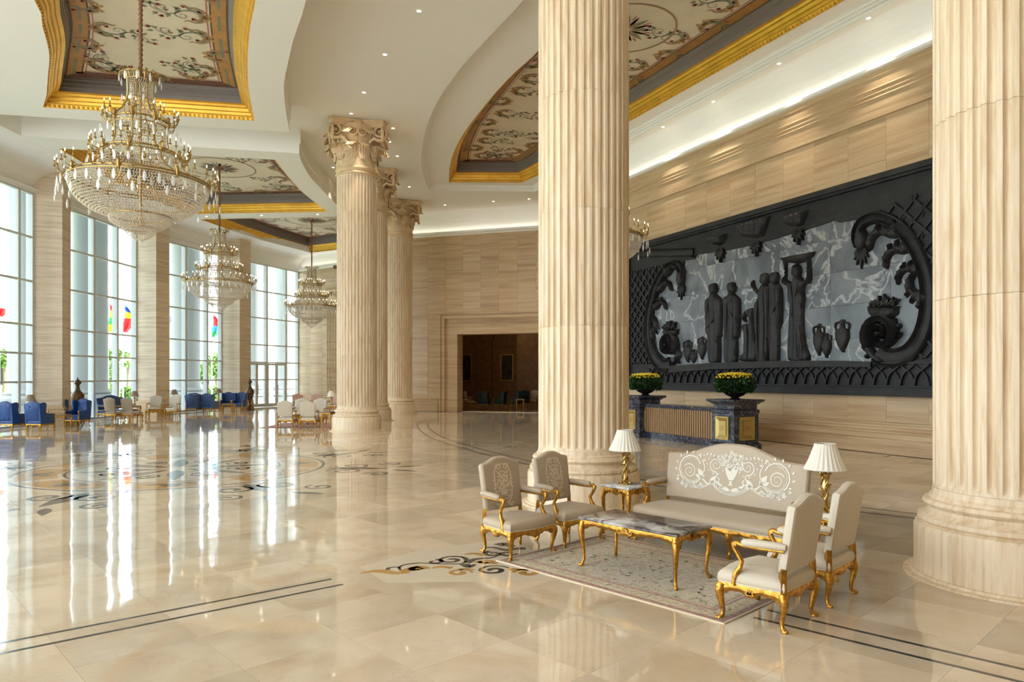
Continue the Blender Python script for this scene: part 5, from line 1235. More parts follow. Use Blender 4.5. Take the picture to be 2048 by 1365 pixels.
for p_, c_ in ((((437, 607), (425, 614), (421, 632), (426, 652), (446, 655), (457, 642), (455, 618)), 0), (((525, 600), (508, 608), (504, 640), (512, 658), (534, 655), (540, 625)), 0), (((670, 562), (652, 572), (650, 600), (662, 618), (685, 612), (690, 580)), 0), (((715, 558), (700, 565), (696, 590), (706, 612), (730, 608), (736, 575)), 0)):
    pass
carve([(740, 494), (902, 464), (893, 486), (862, 508), (822, 521), (782, 514), (754, 506)], .20, .09, .2, 'carved_dish', base=.14)
# drapery folds as raised cords
g = MB()
for pl in ([(460, 745), (440, 790), (415, 815)], [(425, 690), (418, 760), (415, 830)], [(452, 700), (447, 780)], [(510, 690), (508, 780), (507, 860)], [(530, 680), (520, 720), (545, 780)], [(535, 870), (540, 800), (552, 760)], [(650, 680), (648, 800), (652, 950)], [(675, 650), (680, 760), (676, 950)], [(712, 640), (716, 720), (705, 800)], [(745, 690), (725, 730), (706, 780)], [(800, 620), (812, 680), (808, 760)], [(835, 620), (822, 680), (825, 720)], [(800, 740), (797, 940)], [(825, 740), (830, 945)], [(842, 800), (856, 940)], [(600, 800), (605, 880), (600, 950)]):
    q = spline([(*RP_(*p), .255) for p in pl], 5); g.tube([WR @ Vector(p) for p in q], [.012+.016*math.sin(PI*i/(len(q)-1)) for i in range(len(q))], 6)
radd(g, 'drapery_folds', 'slate', 60)
def amphora(x, yt, yb, hw, name='carved_amphora'):
    h = yb-yt; prof = [(0, 0), (.42, .02), (.40, .06), (.28, .09), (.30, .18), (.42, .26), (.95, .36), (1.0, .48), (.92, .62), (.62, .80), (.35, .90), (.25, .93), (.5, .97), (0, 1.0)]
    R_ = [(x+a*hw, yt+t*h) for a, t in prof]; L_ = [(x-a*hw, yt+t*h) for a, t in prof[1:-1]][::-1]
    g = MB(); inflate(g, RL_(R_+L_), .15, .05, .16, WR, None, .05)
    for s_ in (-1, 1):
        q = spline([(*RP_(x+s_*a*hw, yt+t*h), .10) for a, t in ((.3, .10), (.85, .13), (.95, .24), (.8, .34))], 4); g.tube([WR @ Vector(p) for p in q], .028, 6)
    return radd(g, name, 'slate', 60)
for a in ((915, 790, 940, 26), (950, 833, 950, 23), (1022, 770, 925, 33), (317, 864, 970, 19), (344, 906, 975, 16), (382, 849, 957, 19)): amphora(*a)
def fruit_bowl(x0, x1, yt, yb, yp):
    xm = (x0+x1)/2; hw = (x1-x0)/2
    carve([(x0, yt), (x1, yt), (x1-hw*.12, yt+(yb-yt)*.2), (x1-hw*.12, yt+(yb-yt)*.55), (xm+hw*.5, yb-4), (xm+hw*.25, yb), (xm-hw*.25, yb), (xm-hw*.5, yb-4), (x0+hw*.12, yt+(yb-yt)*.55), (x0+hw*.12, yt+(yb-yt)*.2)], .24, .08, .2, 'carved_fruit_bowl', lambda x, y: .045*math.cos(x*34))
    g = MB(); r = random.Random(int(x0)); c = RP_(xm, yt); sc_ = abs(RP_(xm, yp)[1]-c[1]); ww = abs(RP_(x1, yt)[0]-RP_(x0, yt)[0])
    for k in range(38):
        t = r.uniform(-1, 1); a = PI/2-t*.9; ln = sc_*r.uniform(.5, 1.0)*(1-.4*abs(t)); g.plate(leaf(c[0]+t*ww*.33, c[1]-.03+r.uniform(0, .1), a+r.uniform(-.4, .4), ln*r.uniform(.5, 1), ln*.22), .06, .12+r.uniform(0, .12), WR)
    for k in range(14): g.oct((c[0]+r.uniform(-.35, .35)*ww, c[1]+r.uniform(0, .12), .2), .06, WR)
    radd(g, 'carved_fruit_and_leaves', 'slate')
fruit_bowl(1132, 1290, 712, 776, 648); fruit_bowl(202, 281, 816, 856, 770)
# C scrolls: raised bands that end in volutes
def band(pts, w0, w1, h, name='carved_scroll_band', k=6, base=.05):
    q = spline([RP_(*p) for p in pts], k); g = MB(); n = len(q)
    for off_, hh, ww in ((0, h, 1.0),):
        L = []; 
        for i, p in enumerate(q):
            d = (q[min(i+1, n-1)]-q[max(i-1, 0)]).normalized(); nn = Vector((-d.y, d.x)); wd = (w0+(w1-w0)*i/(n-1))/2
            L.append([(p.x+nn.x*wd*a, p.y+nn.y*wd*a, base+hh*b) for a, b in ((-1, 0), (-1, .7), (-.75, 1), (-.55, .55), (0, .75), (.55, .55), (.75, 1), (1, .7), (1, 0))])
        m = len(L[0]); g.add([p for r_ in L for p in r_], [(i*m+j, i*m+j+1, (i+1)*m+j+1, (i+1)*m+j) for i in range(n-1) for j in range(m-1)], WR)
    return radd(g, name, 'slate', 40)
band([(1108, 440), (1098, 400), (1110, 350), (1150, 318), (1210, 312), (1280, 345), (1345, 415), (1395, 510), (1422, 620), (1420, 740), (1395, 840), (1345, 915), (1285, 945), (1225, 945), (1190, 925)], .24, .55, .24)
band([(288, 600), (296, 560), (285, 530), (262, 525), (225, 550), (190, 605), (163, 680), (147, 760), (145, 850), (158, 920), (185, 965), (215, 985), (245, 975)], .24, .55, .24)
def volute(x, y, r, a0, turns, w0=.30):
    c = RP_(x, y); pts = []; n = int(abs(turns)*16)
    for i in range(n+1): t = i/n; a = a0+turns*2*PI*t; rr = r*(1-t)+.05; pts.append(Vector((c[0]+rr*math.cos(a), c[1]+rr*math.sin(a))))
    g = MB(); L = []
    for i, p in enumerate(pts):
        d = (pts[min(i+1, n)]-pts[max(i-1, 0)]).normalized(); nn = Vector((-d.y, d.x)); wd = (w0*(1-i/n)+.06)/2; L.append([(p.x+nn.x*wd*a, p.y+nn.y*wd*a, .05+b*(.30+.08*i/n)) for a, b in ((-1, 0), (-1, .7), (-.6, 1), (0, .6), (.6, 1), (1, .7), (1, 0))])
    m = 7; g.add([p for r_ in L for p in r_], [(i*m+j, i*m+j+1, (i+1)*m+j+1, (i+1)*m+j) for i in range(n) for j in range(m-1)], WR); g.oct((c[0], c[1], .38), .08, WR); radd(g, 'carved_volute', 'slate', 50)
volute(1210, 838, .46, -2.4, -2.1, .20); volute(240, 890, .40, -.8, 2.1, .18)
carve([(1140, 800), (1165, 785), (1190, 782), (1170, 810), (1160, 850), (1165, 900), (1190, 930), (1235, 945), (1225, 985), (1170, 965), (1130, 925), (1112, 905), (1112, 888), (1135, 885), (1130, 850)], .24, .10, .2, 'carved_scroll_leaf')
carve([(268, 860), (255, 858), (262, 885), (268, 920), (262, 950), (245, 968), (250, 990), (275, 962), (290, 940), (290, 925), (280, 915), (280, 890)], .24, .10, .2, 'carved_scroll_leaf')
for x, y, r in ((1262, 777, .07), (1282, 803, .08), (1136, 941, .07), (211, 862, .06), (205, 882, .06), (278, 968, .06), (1133, 905, .1)):
    c = RP_(x, y); g = MB(); g.lathe([(r, 0), (r*.9, .08), (r*.5, .14), (.01, .16)], 12, WR @ Matrix.Translation((c[0], c[1], .05))); radd(g, 'carved_boss', 'slate', 60)
band([(1290, 830), (1285, 850), (1265, 868), (1235, 878)], .10, .03, .15, 'carved_tendril', base=.05); band([(200, 895), (202, 912), (215, 925)], .10, .03, .15, 'carved_tendril')
# acanthus sprays springing from the C scrolls
def spray(x, y, ang, L, mir=1):
    c = RP_(x, y); g = MB(); ca, sa = math.cos(ang), math.sin(ang)
    P = [(0, -.18), (.35, -.20), (.65, -.08), (.86, -.22), (.92, -.46), (1.06, -.56), (1.14, -.30), (1.06, 0), (.88, .16), (.84, .34), (.72, .36), (.68, .16), (.58, .20), (.54, .40), (.42, .42), (.38, .22), (.26, .26), (.2, .42), (.08, .40), (0, .18)]
    P = [(c[0]+L*(a*ca-b*mir*sa), c[1]+L*(a*sa+b*mir*ca)) for a, b in P]; P = smoothc(P, 3); inflate(g, P, .22, .055, .14, WR, lambda x_, y_: .03*math.sin((x_+y_)*30), .05); radd(g, 'carved_acanthus_spray', 'slate', 60)
spray(1285, 372, PI-.1, .85, -1); spray(1335, 440, PI+.15, .75, -1); spray(1385, 540, PI+.0, .65, -1); spray(1412, 690, PI-.7, .75, 1)
spray(215, 565, .25, .85, 1); spray(185, 640, .35, .75, 1); spray(166, 720, .3, .7, 1); spray(150, 850, .9, .7, -1)
for x, y in ((1112, 395), (290, 575)):
    c = RP_(x, y); g = MB(); inflate(g, [(c[0]+.20*math.cos(k*PI/6), c[1]+.36*math.sin(k*PI/6)-.1) for k in range(12)], .25, .08, .15, WR, None, .05)
    for k in range(7): g.plate(leaf(c[0], c[1]-.30, -PI/2+(k-3)*.30, .62-.11*abs(k-3), .10), .05, .16, WR)
    radd(g, 'carved_drop', 'slate', 50)
# lattice in the corners
def lattice(test, s0, s1, z0, z1, step=.42):
    g = MB()
    for sg in (-1, 1):
        k = -60
        while k < 60:
            run = []
            for i in range(160):
                x = s0+(s1-s0)*i/159; y = z0+sg*(x-s0)*1.0+k*step
                ok = z0 < y < z1 and test(x, y)
                if ok: run.append((x, y))
                if (not ok or i == 159) and run:
                    if len(run) > 2: g.plate(ribbon([run[0], run[-1]], .075), .13, .20, WR)
                    run = []
            k += 1
    radd(g, 'carved_lattice', 'slate')
oc_ = (RP_(1260, 640)); 
CR = [RP_(*p) for p in [(1150, 300), (1210, 292), (1290, 325), (1360, 400), (1412, 500), (1445, 620), (1442, 745), (1418, 850), (1365, 935), (1290, 975)]]
CLf = [RP_(*p) for p in [(262, 508), (215, 540), (172, 600), (145, 680), (130, 760), (128, 850), (142, 930), (175, 985)]]
LL = [(S0+.3, 7.0)]+[tuple(p) for p in [CLf[0]]]+CLf+[(CLf[-1][0], Z0+1.05), (S0+.3, Z0+1.05)]
lattice(lambda x, y: inside((x, y), LL), S0+.3, -4.5, Z0+1.0, 6.5)
RR_ = [(S1-.3, 6.9), (CR[0][0]+1.0, 6.75)]+CR+[(S1-.3, Z0+1.0)]
lattice(lambda x, y: inside((x, y), RR_), 3.2, S1-.3, Z0+1.0, 6.9, .55)
rs_ = MB()
for i in range(7):
    for j in range(8):
        x = 3.7+i*.55; y = 3.0+j*.55
        if inside((x, y), RR_): rs_.plate(rosette(x, y, .13, 4), .13, .17, WR)
radd(rs_, 'lattice_rosette', 'slate')
# top beam with bowls, drops; leaf band along the foot
band([(95, 475), (350, 470)], .34, .34, .10, 'carved_top_beam', 2, .13)
for a, b, yt, yb in ((420, 505, 392, 432), (553, 702, 322, 398), (762, 876, 288, 346)):
    xm = (a+b)/2; sl = -(b-a)*.2764/2
    carve([(a, yt-sl), (b, yt+sl), (b-4, yt+sl+12), (xm+(b-a)*.3, yb-4), (xm+(b-a)*.08, yb+6), (xm-(b-a)*.12, yb+4), (xm-(b-a)*.36, yb-2), (a+4, yt-sl+10)], .24, .055, .15, 'carved_bowl', lambda x, y: .05*math.cos(x*30), base=.13)
for x, y in ((472, 466), (636, 436), (828, 380)):
    c = RP_(x, y); g = MB()
    for k in range(7): g.plate(leaf(c[0], c[1]+.12, -PI/2+(k-3)*.40, .50-.09*abs(k-3), .10), .05, .22, WR)
    radd(g, 'carved_drop', 'slate')
g = MB()
for k in range(30):
    x = -5.9+k*.40
    g.plate(ribbon(spline([(x, 1.86), (x+.10, 2.15), (x+.42, 2.40)], 5), .05, .03), .13, .22, WR)
    g.plate(ribbon(spline([(x+.40, 1.86), (x+.30, 2.15), (x, 2.40)], 5), .05, .03), .13, .19, WR)
g.box(-6.3, 6.6, 2.42, 2.48, .13, .22, WR); g.box(-6.3, 6.6, 1.80, 1.85, .13, .22, WR); radd(g, 'carved_leaf_band', 'slate')
g = MB(); q = RL_([(250, 985), (440, 970), (700, 962), (900, 960), (1174, 965), (1174, 990), (900, 988), (700, 992), (440, 1000), (250, 1015)]); g.plate([q[::-1]], .05, .30, WR); radd(g, 'carved_ledge', 'slate')

# ------------------------------------------------------------------ chandeliers
def chandelier(label, loc, top):
    root = thing('crystal_chandelier', label, 'chandelier', loc, 0, 'crystal chandeliers of the hall')
    z = lambda v_: v_-5.04                 # heights measured from the lowest drop
    # hanging chain with cloth sleeve
    g = MB(); n = int((top-8.6)/.11)
    for k in range(n): g.lathe([(.030, z(8.6)+k*.11), (.052, z(8.6)+k*.11+.055), (.030, z(8.6)+(k+1)*.11)], 8, cap=False)
    g.lathe([(.03, z(top)-.12), (.16, z(top)-.06), (.22, z(top)-.001)], 20); chain = g.build('chain_sleeve', mat('brown_chain_sleeve', (.22, .10, .05), .7) if 'sleeve' not in M else M['sleeve'], root, smooth=60)
    M['sleeve'] = chain.data.materials[0]
    RW = [(.27, 8.62), (.27, 8.15), (.54, 7.75), (.52, 7.12), (.78, 6.98), (.98, 6.55), (1.38, 6.36)]
    g = MB()
    for r, zz, t in ((.40, 8.72, .012), (.27, 8.62, .014), (.27, 8.18, .014), (.55, 7.72, .018), (.55, 7.60, .012), (.74, 7.04, .02), (.80, 6.95, .012), (1.38, 6.40, .022), (1.42, 6.33, .016), (1.27, 6.02, .012), (.62, 5.62, .016), (.35, 5.36, .012)):
        g.tube([(r*math.cos(k*PI/24), r*math.sin(k*PI/24), z(zz)) for k in range(49)], t, 6)
    g.tube([(0, 0, z(8.7)), (0, 0, z(5.4))], .03, 8)
    g.build('brass_rings', M['brass'], root, smooth=60)
    rb = MB()
    for k in range(8):
        a = k*PI/4+.2; c, s_ = math.cos(a), math.sin(a)
        path = spline([(.27, 8.62), (.28, 8.2), (.38, 7.95), (.54, 7.74), (.55, 7.3), (.62, 7.1), (.78, 6.98), (.82, 6.8), (1.02, 6.6), (1.38, 6.40)], 4); rb.tube([(p.x*c, p.x*s_, z(p.y)) for p in path], .016, 5)
        for (r, zz) in ((.57, 7.72), (.80, 7.0), (1.42, 6.38)): rb.lathe([(.0, -.10), (.035, -.06), (.05, 0), (.03, .06), (.045, .10), (.0, .15)], 8, Matrix.Translation((r*c, r*s_, z(zz))))
        for j in range(2):
            aa = k*PI/4+j*PI/8; cc, ss = math.cos(aa), math.sin(aa); rb.tube([((.27+x)*cc, (.27+x)*ss, z(zz)) for x, zz in ((0, 8.60), (.02, 8.74), (.09, 8.80), (.15, 8.76), (.15, 8.70))], [.016, .016, .014, .012, .006], 6)
    rb.build('brass_ribs', M['brass'], root, smooth=60)
    # strings of beads following the tiers
    bd = MB()
    def row(r, zz, br, gap=1.28):
        m = max(12, int(2*PI*r/(br*2*gap)))
        for k in range(m): a = 2*PI*(k+(hash((int(r*100), int(zz*100))) % 7)/7)/m; bd.oct((r*math.cos(a), r*math.sin(a), z(zz)), br, sz=1.1)
    def strings(path, nrow, br, vertical=True):
        for i in range(nrow+1):
            t = i/nrow*(len(path)-1); k = min(int(t), len(path)-2); f = t-k; r = path[k][0]+(path[k+1][0]-path[k][0])*f; zz = path[k][1]+(path[k+1][1]-path[k][1])*f; row(r, zz, br)
    P = lambda pts: [tuple(p) for p in spline(pts, 5)]
    strings(P([(.27, 8.60), (.26, 8.4), (.27, 8.2)]), 11, .017)
    strings(P([(.27, 8.16), (.31, 8.0), (.44, 7.84), (.53, 7.76)]), 11, .017)
    strings(P([(.53, 7.70), (.50, 7.45), (.50, 7.2), (.54, 7.08)]), 11, .020)
    strings(P([(.62, 7.06), (.75, 6.98), (.80, 6.80), (.88, 6.6), (1.0, 6.46)]), 12, .021)
    strings(P([(1.0, 6.46), (1.2, 6.43), (1.38, 6.40)]), 6, .020)
    strings(P([(1.39, 6.36), (1.37, 6.18), (1.27, 5.98), (1.08, 5.80), (.85, 5.68), (.62, 5.62)]), 19, .022)
    strings(P([(.62, 5.60), (.60, 5.50), (.50, 5.42), (.36, 5.36)]), 9, .019); strings(P([(.34, 5.35), (.28, 5.25), (.15, 5.15), (.05, 5.10)]), 8, .017)
    bd.lathe([(.01, z(5.02)), (.035, z(5.06)), (.01, z(5.11))], 6)
    bd.build('bead_strings', M['crystal'], root, kind='stuff')
    # pendants
    pm = MB(); pm.lathe([(.002, 0), (.016, -.03), (.03, -.09), (.026, -.13), (.002, -.17)], 6, Matrix.Scale(.45, 4, (1, 0, 0))); pd = None
    pp = []
    for k in range(10): pp.append((.42, 8.70, k*PI/5, 1.15))
    for k in range(10): pp.append((.40, 8.22, k*PI/5+.3, .9))
    for k in range(16): pp.append((.80, 7.50, k*PI/8, 1.2))
    for k in range(24): pp.append((1.04, 6.78, k*PI/12, 1.2))
    for k in range(36): pp.append((1.57, 6.26, k*PI/18, 1.35))
    for k in range(16): pp.append((1.62, 6.02, k*PI/8, 1.3))
    for (r, zz, a, s_) in pp:
        T = Matrix.Translation((r*math.cos(a), r*math.sin(a), z(zz))) @ Matrix.Rotation(a, 4, 'Z') @ Matrix.Scale(s_, 4)
        if pd is None: pd = pm.build('crystal_pendant', M['drop'], root); pd.matrix_local = T
        else: inst(pd, root, T)
    # candles on curved arms, each candle with its flame
    am = MB(); am.tube([(-.22, 0, -.10), (-.12, 0, -.16), (-.03, 0, -.13), (0, 0, -.05), (0, 0, 0)], [.010, .012, .010, .009, .012], 5); am.lathe([(.012, -.02), (.034, 0), (.030, .012), (.012, .014)], 8)
    cm = MB(); cm.lathe([(.013, .012), (.013, .115), (.008, .12)], 6); fm = MB(); fm.lathe([(.003, .12), (.013, .14), (.010, .158), (.001, .185)], 6)
    a0 = c0_ = None
    spots = []
    for k in range(8):
        for j in (-1, 0, 1): spots.append((.78-(.05*abs(j)), 7.82, k*PI/4+.2+j*.16))
    for k in range(8):
        for j in (-1.5, -.5, .5, 1.5): spots.append((1.02-.02*abs(j), 7.08, k*PI/4+.2+j*.17))
    for k in range(12):
        for j in (-1, 0, 1): spots.append((1.60-.03*abs(j), 6.52, k*PI/6+j*.14))
    for (r, zz, a) in spots:
        T = Matrix.Translation((r*math.cos(a), r*math.sin(a), z(zz))) @ Matrix.Rotation(a, 4, 'Z')
        if a0 is None:
            a0 = am.build('candle_arm', M['brass'], root, smooth=60); a0.matrix_local = T
            c0_ = cm.build('candle', M['brass'], root, smooth=60); c0_.matrix_local = T
            f0 = fm.build('candle_flame', M['flame'], c0_, smooth=60)
        else:
            inst(a0, root, T); cc = inst(c0_, root, T); inst(f0, cc, Matrix.Identity(4))
    for (rr_2, zz, e_) in ():
        L = bpy.data.lights.new('chandelier_glow', 'POINT'); L.energy = e_; L.color = (1, .78, .52); L.shadow_soft_size = .5
        lo = bpy.data.objects.new('chandelier_glow', L); COL.objects.link(lo); lo.parent = root; lo.location = (0, 0, z(zz))
    return root
ct = ZS+.88
cd = chandelier('largest crystal chandelier at upper left, nearest the camera', (-8.20, 15.7, 5.04), ct)
dup(cd, (-13.37, 32.5, 5.04), .3, 'middle crystal chandelier of the gallery, hanging in front of the third window')
dup(cd, (-12.25, 43.5, 5.04), .7, 'farthest crystal chandelier, hanging just left of the column row')
dup(cd, (2.62, 22.0, 5.04), .1, 'crystal chandelier mostly hidden by the big central column')
g = MB(); g.tube([(2.62, 22.0, ct-.02), (2.62, 22.0, ZR+.87)], .04, 8); o_ = g.build('chain_extension', M['sleeve'], ceiling)

# ------------------------------------------------------------------ downlights set into the ceiling
dl = []
for (u, v) in ((838, 22), (770, 109), (728, 185), (709, 238), (890, 410), (987, 403), (1058, 398), (1737, 36), (1558, 127), (1427, 203), (1326, 254), (648, 335), (661, 357), (754, 403)): p = fl(u, v, ZC); dl.append((p.x+(.42 if u in (648, 661) else 0), p.y-(.55 if u == 709 else 0), ZC))
for (u, v) in ((523, 431), (635, 429), (413, 433)): p = fl(u, v, ZS); dl.append((p.x, p.y, ZS))
extra = [(-1.2, 16.0, ZC), (.3, 13.5, ZC), (2.3, 10.6, ZC), (4.6, 8.4, ZC), (6.9, 5.9, ZC), (11.3, 16.3, ZC), (12.6, 13.5, ZC), (13.8, 10.8, ZC), (-4.6, 27.5, ZC), (-5.0, 31.0, ZC), (-5.2, 36, ZC), (5.4, 29.9, ZC)]  # rows carried on unseen; ones beside the far columns are added to brighten them
locs = dl+extra; r0 = None
for i, p in enumerate(locs):
    T = Matrix.Translation(p)
    if r0 is None:
        r0 = MB().lathe([(.055, -.006), (.085, -.008), (.09, 0)], 20, cap=False).build('downlight_ring', M['plaster'], ceiling); r0.matrix_local = T
        d0 = MB().lathe([(.001, -.004), (.055, -.004)], 16, cap=False).build('downlight_lens', M['glow'], r0)
    else:
        r = inst(r0, ceiling, T); inst(d0, r, Matrix.Identity(4))
    L = bpy.data.lights.new('downlight', 'SPOT'); L.energy = DLE*(.38 if i >= len(dl) and i < len(dl)+5 else 1.0); L.color = (1, .87, .70); L.spot_size = 1.25; L.spot_blend = 1.0; L.shadow_soft_size = .08
    o = bpy.data.objects.new('downlight_beam', L); COL.objects.link(o); o.location = (p[0], p[1], p[2]-.03)

# ------------------------------------------------------------------ lounge beyond the doorway
g = MB(); g.box(-6, 20, -.06, -.001, -17, -3.2, WF); g.box(1.3, 20, -.06, -.001, -3.2, -.9, WF); g.build('lounge_floor', M['floor'], floor)
lw = struct_empty('wall_lounge')
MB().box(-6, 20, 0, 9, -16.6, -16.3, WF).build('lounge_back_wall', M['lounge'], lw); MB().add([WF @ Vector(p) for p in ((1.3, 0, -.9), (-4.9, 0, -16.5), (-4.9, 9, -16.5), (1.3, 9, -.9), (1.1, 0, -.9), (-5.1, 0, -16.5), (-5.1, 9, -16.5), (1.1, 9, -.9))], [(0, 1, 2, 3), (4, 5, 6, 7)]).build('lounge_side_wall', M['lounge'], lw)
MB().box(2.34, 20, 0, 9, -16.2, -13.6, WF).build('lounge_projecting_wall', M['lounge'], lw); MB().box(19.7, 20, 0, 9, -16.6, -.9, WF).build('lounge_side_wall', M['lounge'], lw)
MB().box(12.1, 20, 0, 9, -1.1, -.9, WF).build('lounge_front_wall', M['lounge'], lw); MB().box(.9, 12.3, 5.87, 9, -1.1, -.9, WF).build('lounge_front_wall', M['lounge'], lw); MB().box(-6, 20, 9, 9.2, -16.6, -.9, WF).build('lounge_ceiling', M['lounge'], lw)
def onwall(u, h):                         # s on the wall plane at depth h behind the far wall, seen at column u
    r = (u-1024)/F; ox, oy = -6.0+oF.x*h, 42.8+oF.y*h; return (r*oy-ox)/(dF.x-r*dF.y)
for i, (u0, u1, z0_, z1_, h) in enumerate(((920, 942, 1.75, 3.85, -16.3), (1004, 1025, 1.8, 3.8, -16.3))):
    a, b = onwall(u0, h), onwall(u1, h); c = WF @ Vector(((a+b)/2, 0, h)); root = thing('framed_painting', ['dark framed painting in the lounge beyond the doorway, left one', 'dark framed painting in the lounge beyond the doorway, right one'][i], 'painting', (c.x, c.y, 0), 0, 'paintings in the dark lounge')
    T = Matrix.Translation((-c.x, -c.y, 0)) @ WF; g = MB()
    for (p, q, r, s_) in ((a-.12, b+.12, z0_-.12, z0_), (a-.12, b+.12, z1_, z1_+.12), (a-.12, a, z0_, z1_), (b, b+.12, z0_, z1_)): g.box(p, q, r, s_, h, h+.12, T)
    g.build('gilt_frame', M['panel_gold'], root); MB().box(a, b, z0_, z1_, h, h+.04, T).build('canvas', M['picture'], root)
    g = MB(); sur = (a-.45, b+.45)
    for (p, q, r, s_) in ((a-.55, b+.55, z1_+.75, z1_+.95), (a-.55, a-.40, z0_-.6, z1_+.75), (b+.40, b+.55, z0_-.6, z1_+.75)): g.box(p, q, r, s_, h, h+.1, WF)
    g.build('panel_moulding', M['lounge'], lw)
a = onwall(976, -16.2); g = MB(); g.box(a-.35, a+.35, 0, 5.0, -16.3, -16.1, WF); g.box(a-.5, a+.5, 5.0, 5.8, -16.3, -15.95, WF); g.build('lounge_pilaster', M['lounge'], lw)
tw = None
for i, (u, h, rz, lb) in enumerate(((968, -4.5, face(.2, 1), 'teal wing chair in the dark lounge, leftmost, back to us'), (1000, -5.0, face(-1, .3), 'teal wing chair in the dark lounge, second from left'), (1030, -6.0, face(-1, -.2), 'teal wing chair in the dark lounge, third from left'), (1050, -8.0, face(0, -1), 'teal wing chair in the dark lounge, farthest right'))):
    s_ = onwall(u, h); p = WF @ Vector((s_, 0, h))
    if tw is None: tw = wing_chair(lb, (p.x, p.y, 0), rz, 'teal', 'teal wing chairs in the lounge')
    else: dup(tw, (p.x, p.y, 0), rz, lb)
lc = None
for i, (u, h, rz, lb) in enumerate(((940, -5.0, face(1, -.2), 'cream armchair in the dark lounge beside the left jamb'), (1066, -9.5, face(-.5, -1), 'cream armchair deep in the dark lounge at right'))):
    s_ = onwall(u, h); p = WF @ Vector((s_, 0, h)); dup(c5, (p.x, p.y, 0), rz, lb, 'cream armchairs in the lounge')
p = WF @ Vector((onwall(934, -3.6), 0, -3.6)); dup(ft, (p.x, p.y, 0), .1, 'small gilt table just inside the dark doorway', 'tables in the lounge')
p = WF @ Vector((onwall(1040, -5.4), 0, -5.4)); dup(ft, (p.x, p.y, 0), .1, 'small gilt table between the teal chairs of the lounge', 'tables in the lounge')
L = bpy.data.lights.new('lounge_fill', 'POINT'); L.energy = 80; L.color = (1, .62, .26); L.shadow_soft_size = .4; o = bpy.data.objects.new('lounge_fill_light', L); COL.objects.link(o); pp = WF @ Vector((2, 6, -9)); o.location = pp  # unseen warm fill light, added to lift the dim lounge; no fixture there

# ------------------------------------------------------------------ outside
g = MB(); g.add([(-160, -60, -.25), (120, -60, -.25), (120, 260, -.25), (-160, 260, -.25)], [(0, 1, 2, 3)]); gr = g.build('ground', M['paving']); gr['kind'] = 'structure'
g = MB(); g.add([(-160, 0, -.24), (-34, 0, -.24), (-34, 62, -.24), (-22, 75, -.24), (-22, 230, -.24), (-160, 230, -.24)], [(0, 1, 2, 3, 4, 5)]); tag(g.build('lawn', M['grass'], None, kind='stuff'), 'green lawn outside the windows', 'lawn')
ec = thing('outer_column', 'huge pale column outside the second window from the left', 'column', (-25.5, 43.0, -.24), 0, 'giant columns outside the windows')
MB().lathe([(.94, 1.55), (.94, 14), ], 48).build('column_shaft', M['ext_stone'], ec, smooth=40)
MB().lathe([(1.35, 0), (1.35, .7), (1.25, .8), (1.42, .95), (1.45, 1.1), (1.30, 1.22), (1.08, 1.28), (1.15, 1.38), (1.0, 1.5), (.95, 1.6)], 48).build('column_foot', M['ext_stone'], ec, smooth=40)
for (x, y, lb) in ((-22.9, 49.9, 'huge pale column outside the third window from the left'), (-19.9, 55.4, 'huge pale column outside, seen at the left edge of the glazed doors'), (-18.2, 57.6, 'huge pale column outside, seen through the glazed doors'), (-27.2, 39.9, 'huge sunlit column outside the leftmost window'), (-27.6, 30.5, 'huge pale column outside, beyond the left picture edge')): dup(ec, (x, y, -.24), 0, lb)
def flagpole(u, Y, top_v, label, cols, f0, f1, shape=0):
    p = at(u, 760, Y); zt = EYE+(HZ-top_v)/F*Y; root = thing('flagpole', label, 'flag', (p.x, p.y, -.24), 0, 'flagpoles outside the windows')
    MB().lathe([(.07, 0), (.04, zt+.2), (.07, zt+.22), (.07, zt+.32), (.01, zt+.36)], 10).build('pole', M['pole'], root, smooth=50)
    z0_, z1_ = EYE+(HZ-f1)/F*Y+.24, EYE+(HZ-f0)/F*Y+.24; n = len(cols)
    n = len(cols); H = z1_-z0_              # a limp flag: the cloth hangs in folds, each colour a field of it
    for i, c_ in enumerate(cols):
        g = MB(); rows = 8; vs = []; t0, t1 = i/n, (i+1)/n+.01
        for k in range(rows+1):
            t = t0+(t1-t0)*k/rows; wd = H*(.06+.30*math.sin(PI*min(1, .12+t*.72))**1.3)*(1 if t < .82 else max(.25, 1-(t-.82)*3.2))
            for q in range(9):
                f = q/8; vs.append((.05+wd*f+.03*H*math.sin(t*7), .16*math.sin(f*11+t*3), z1_-H*t-H*.10*f*(1 if t < .5 else .3)))
        g.add(vs, [(k*9+q, k*9+q+1, (k+1)*9+q+1, (k+1)*9+q) for k in range(rows) for q in range(8)]); g.build('flag_cloth', M['flag_'+c_], root, smooth=80)
    return root
flagpole(36.5, 58, 560, 'flagpole with green, white and blue flag outside the leftmost window', ['green', 'white', 'sky', 'sky'], 573, 642)
flagpole(-1.5, 58, 590, 'flagpole with red and white flag at the left picture edge', ['white', 'red'], 600, 633)
flagpole(216, 60, 588, 'flagpole with green, yellow and red flag outside the second window', ['red', 'yellow', 'green', 'yellow'], 606, 663)
flagpole(246, 62, 592, 'flagpole with red, yellow and blue flag outside the second window', ['blue', 'yellow', 'red', 'red'], 608, 664)
flagpole(423.5, 66, 600, 'flagpole with red, blue and green flag outside the third window', ['red', 'red', 'sky', 'green'], 628, 674)
flagpole(340, 64, 600, 'flagpole with white and blue flag at the left edge of the third window', ['white', 'blue'], 612, 645)
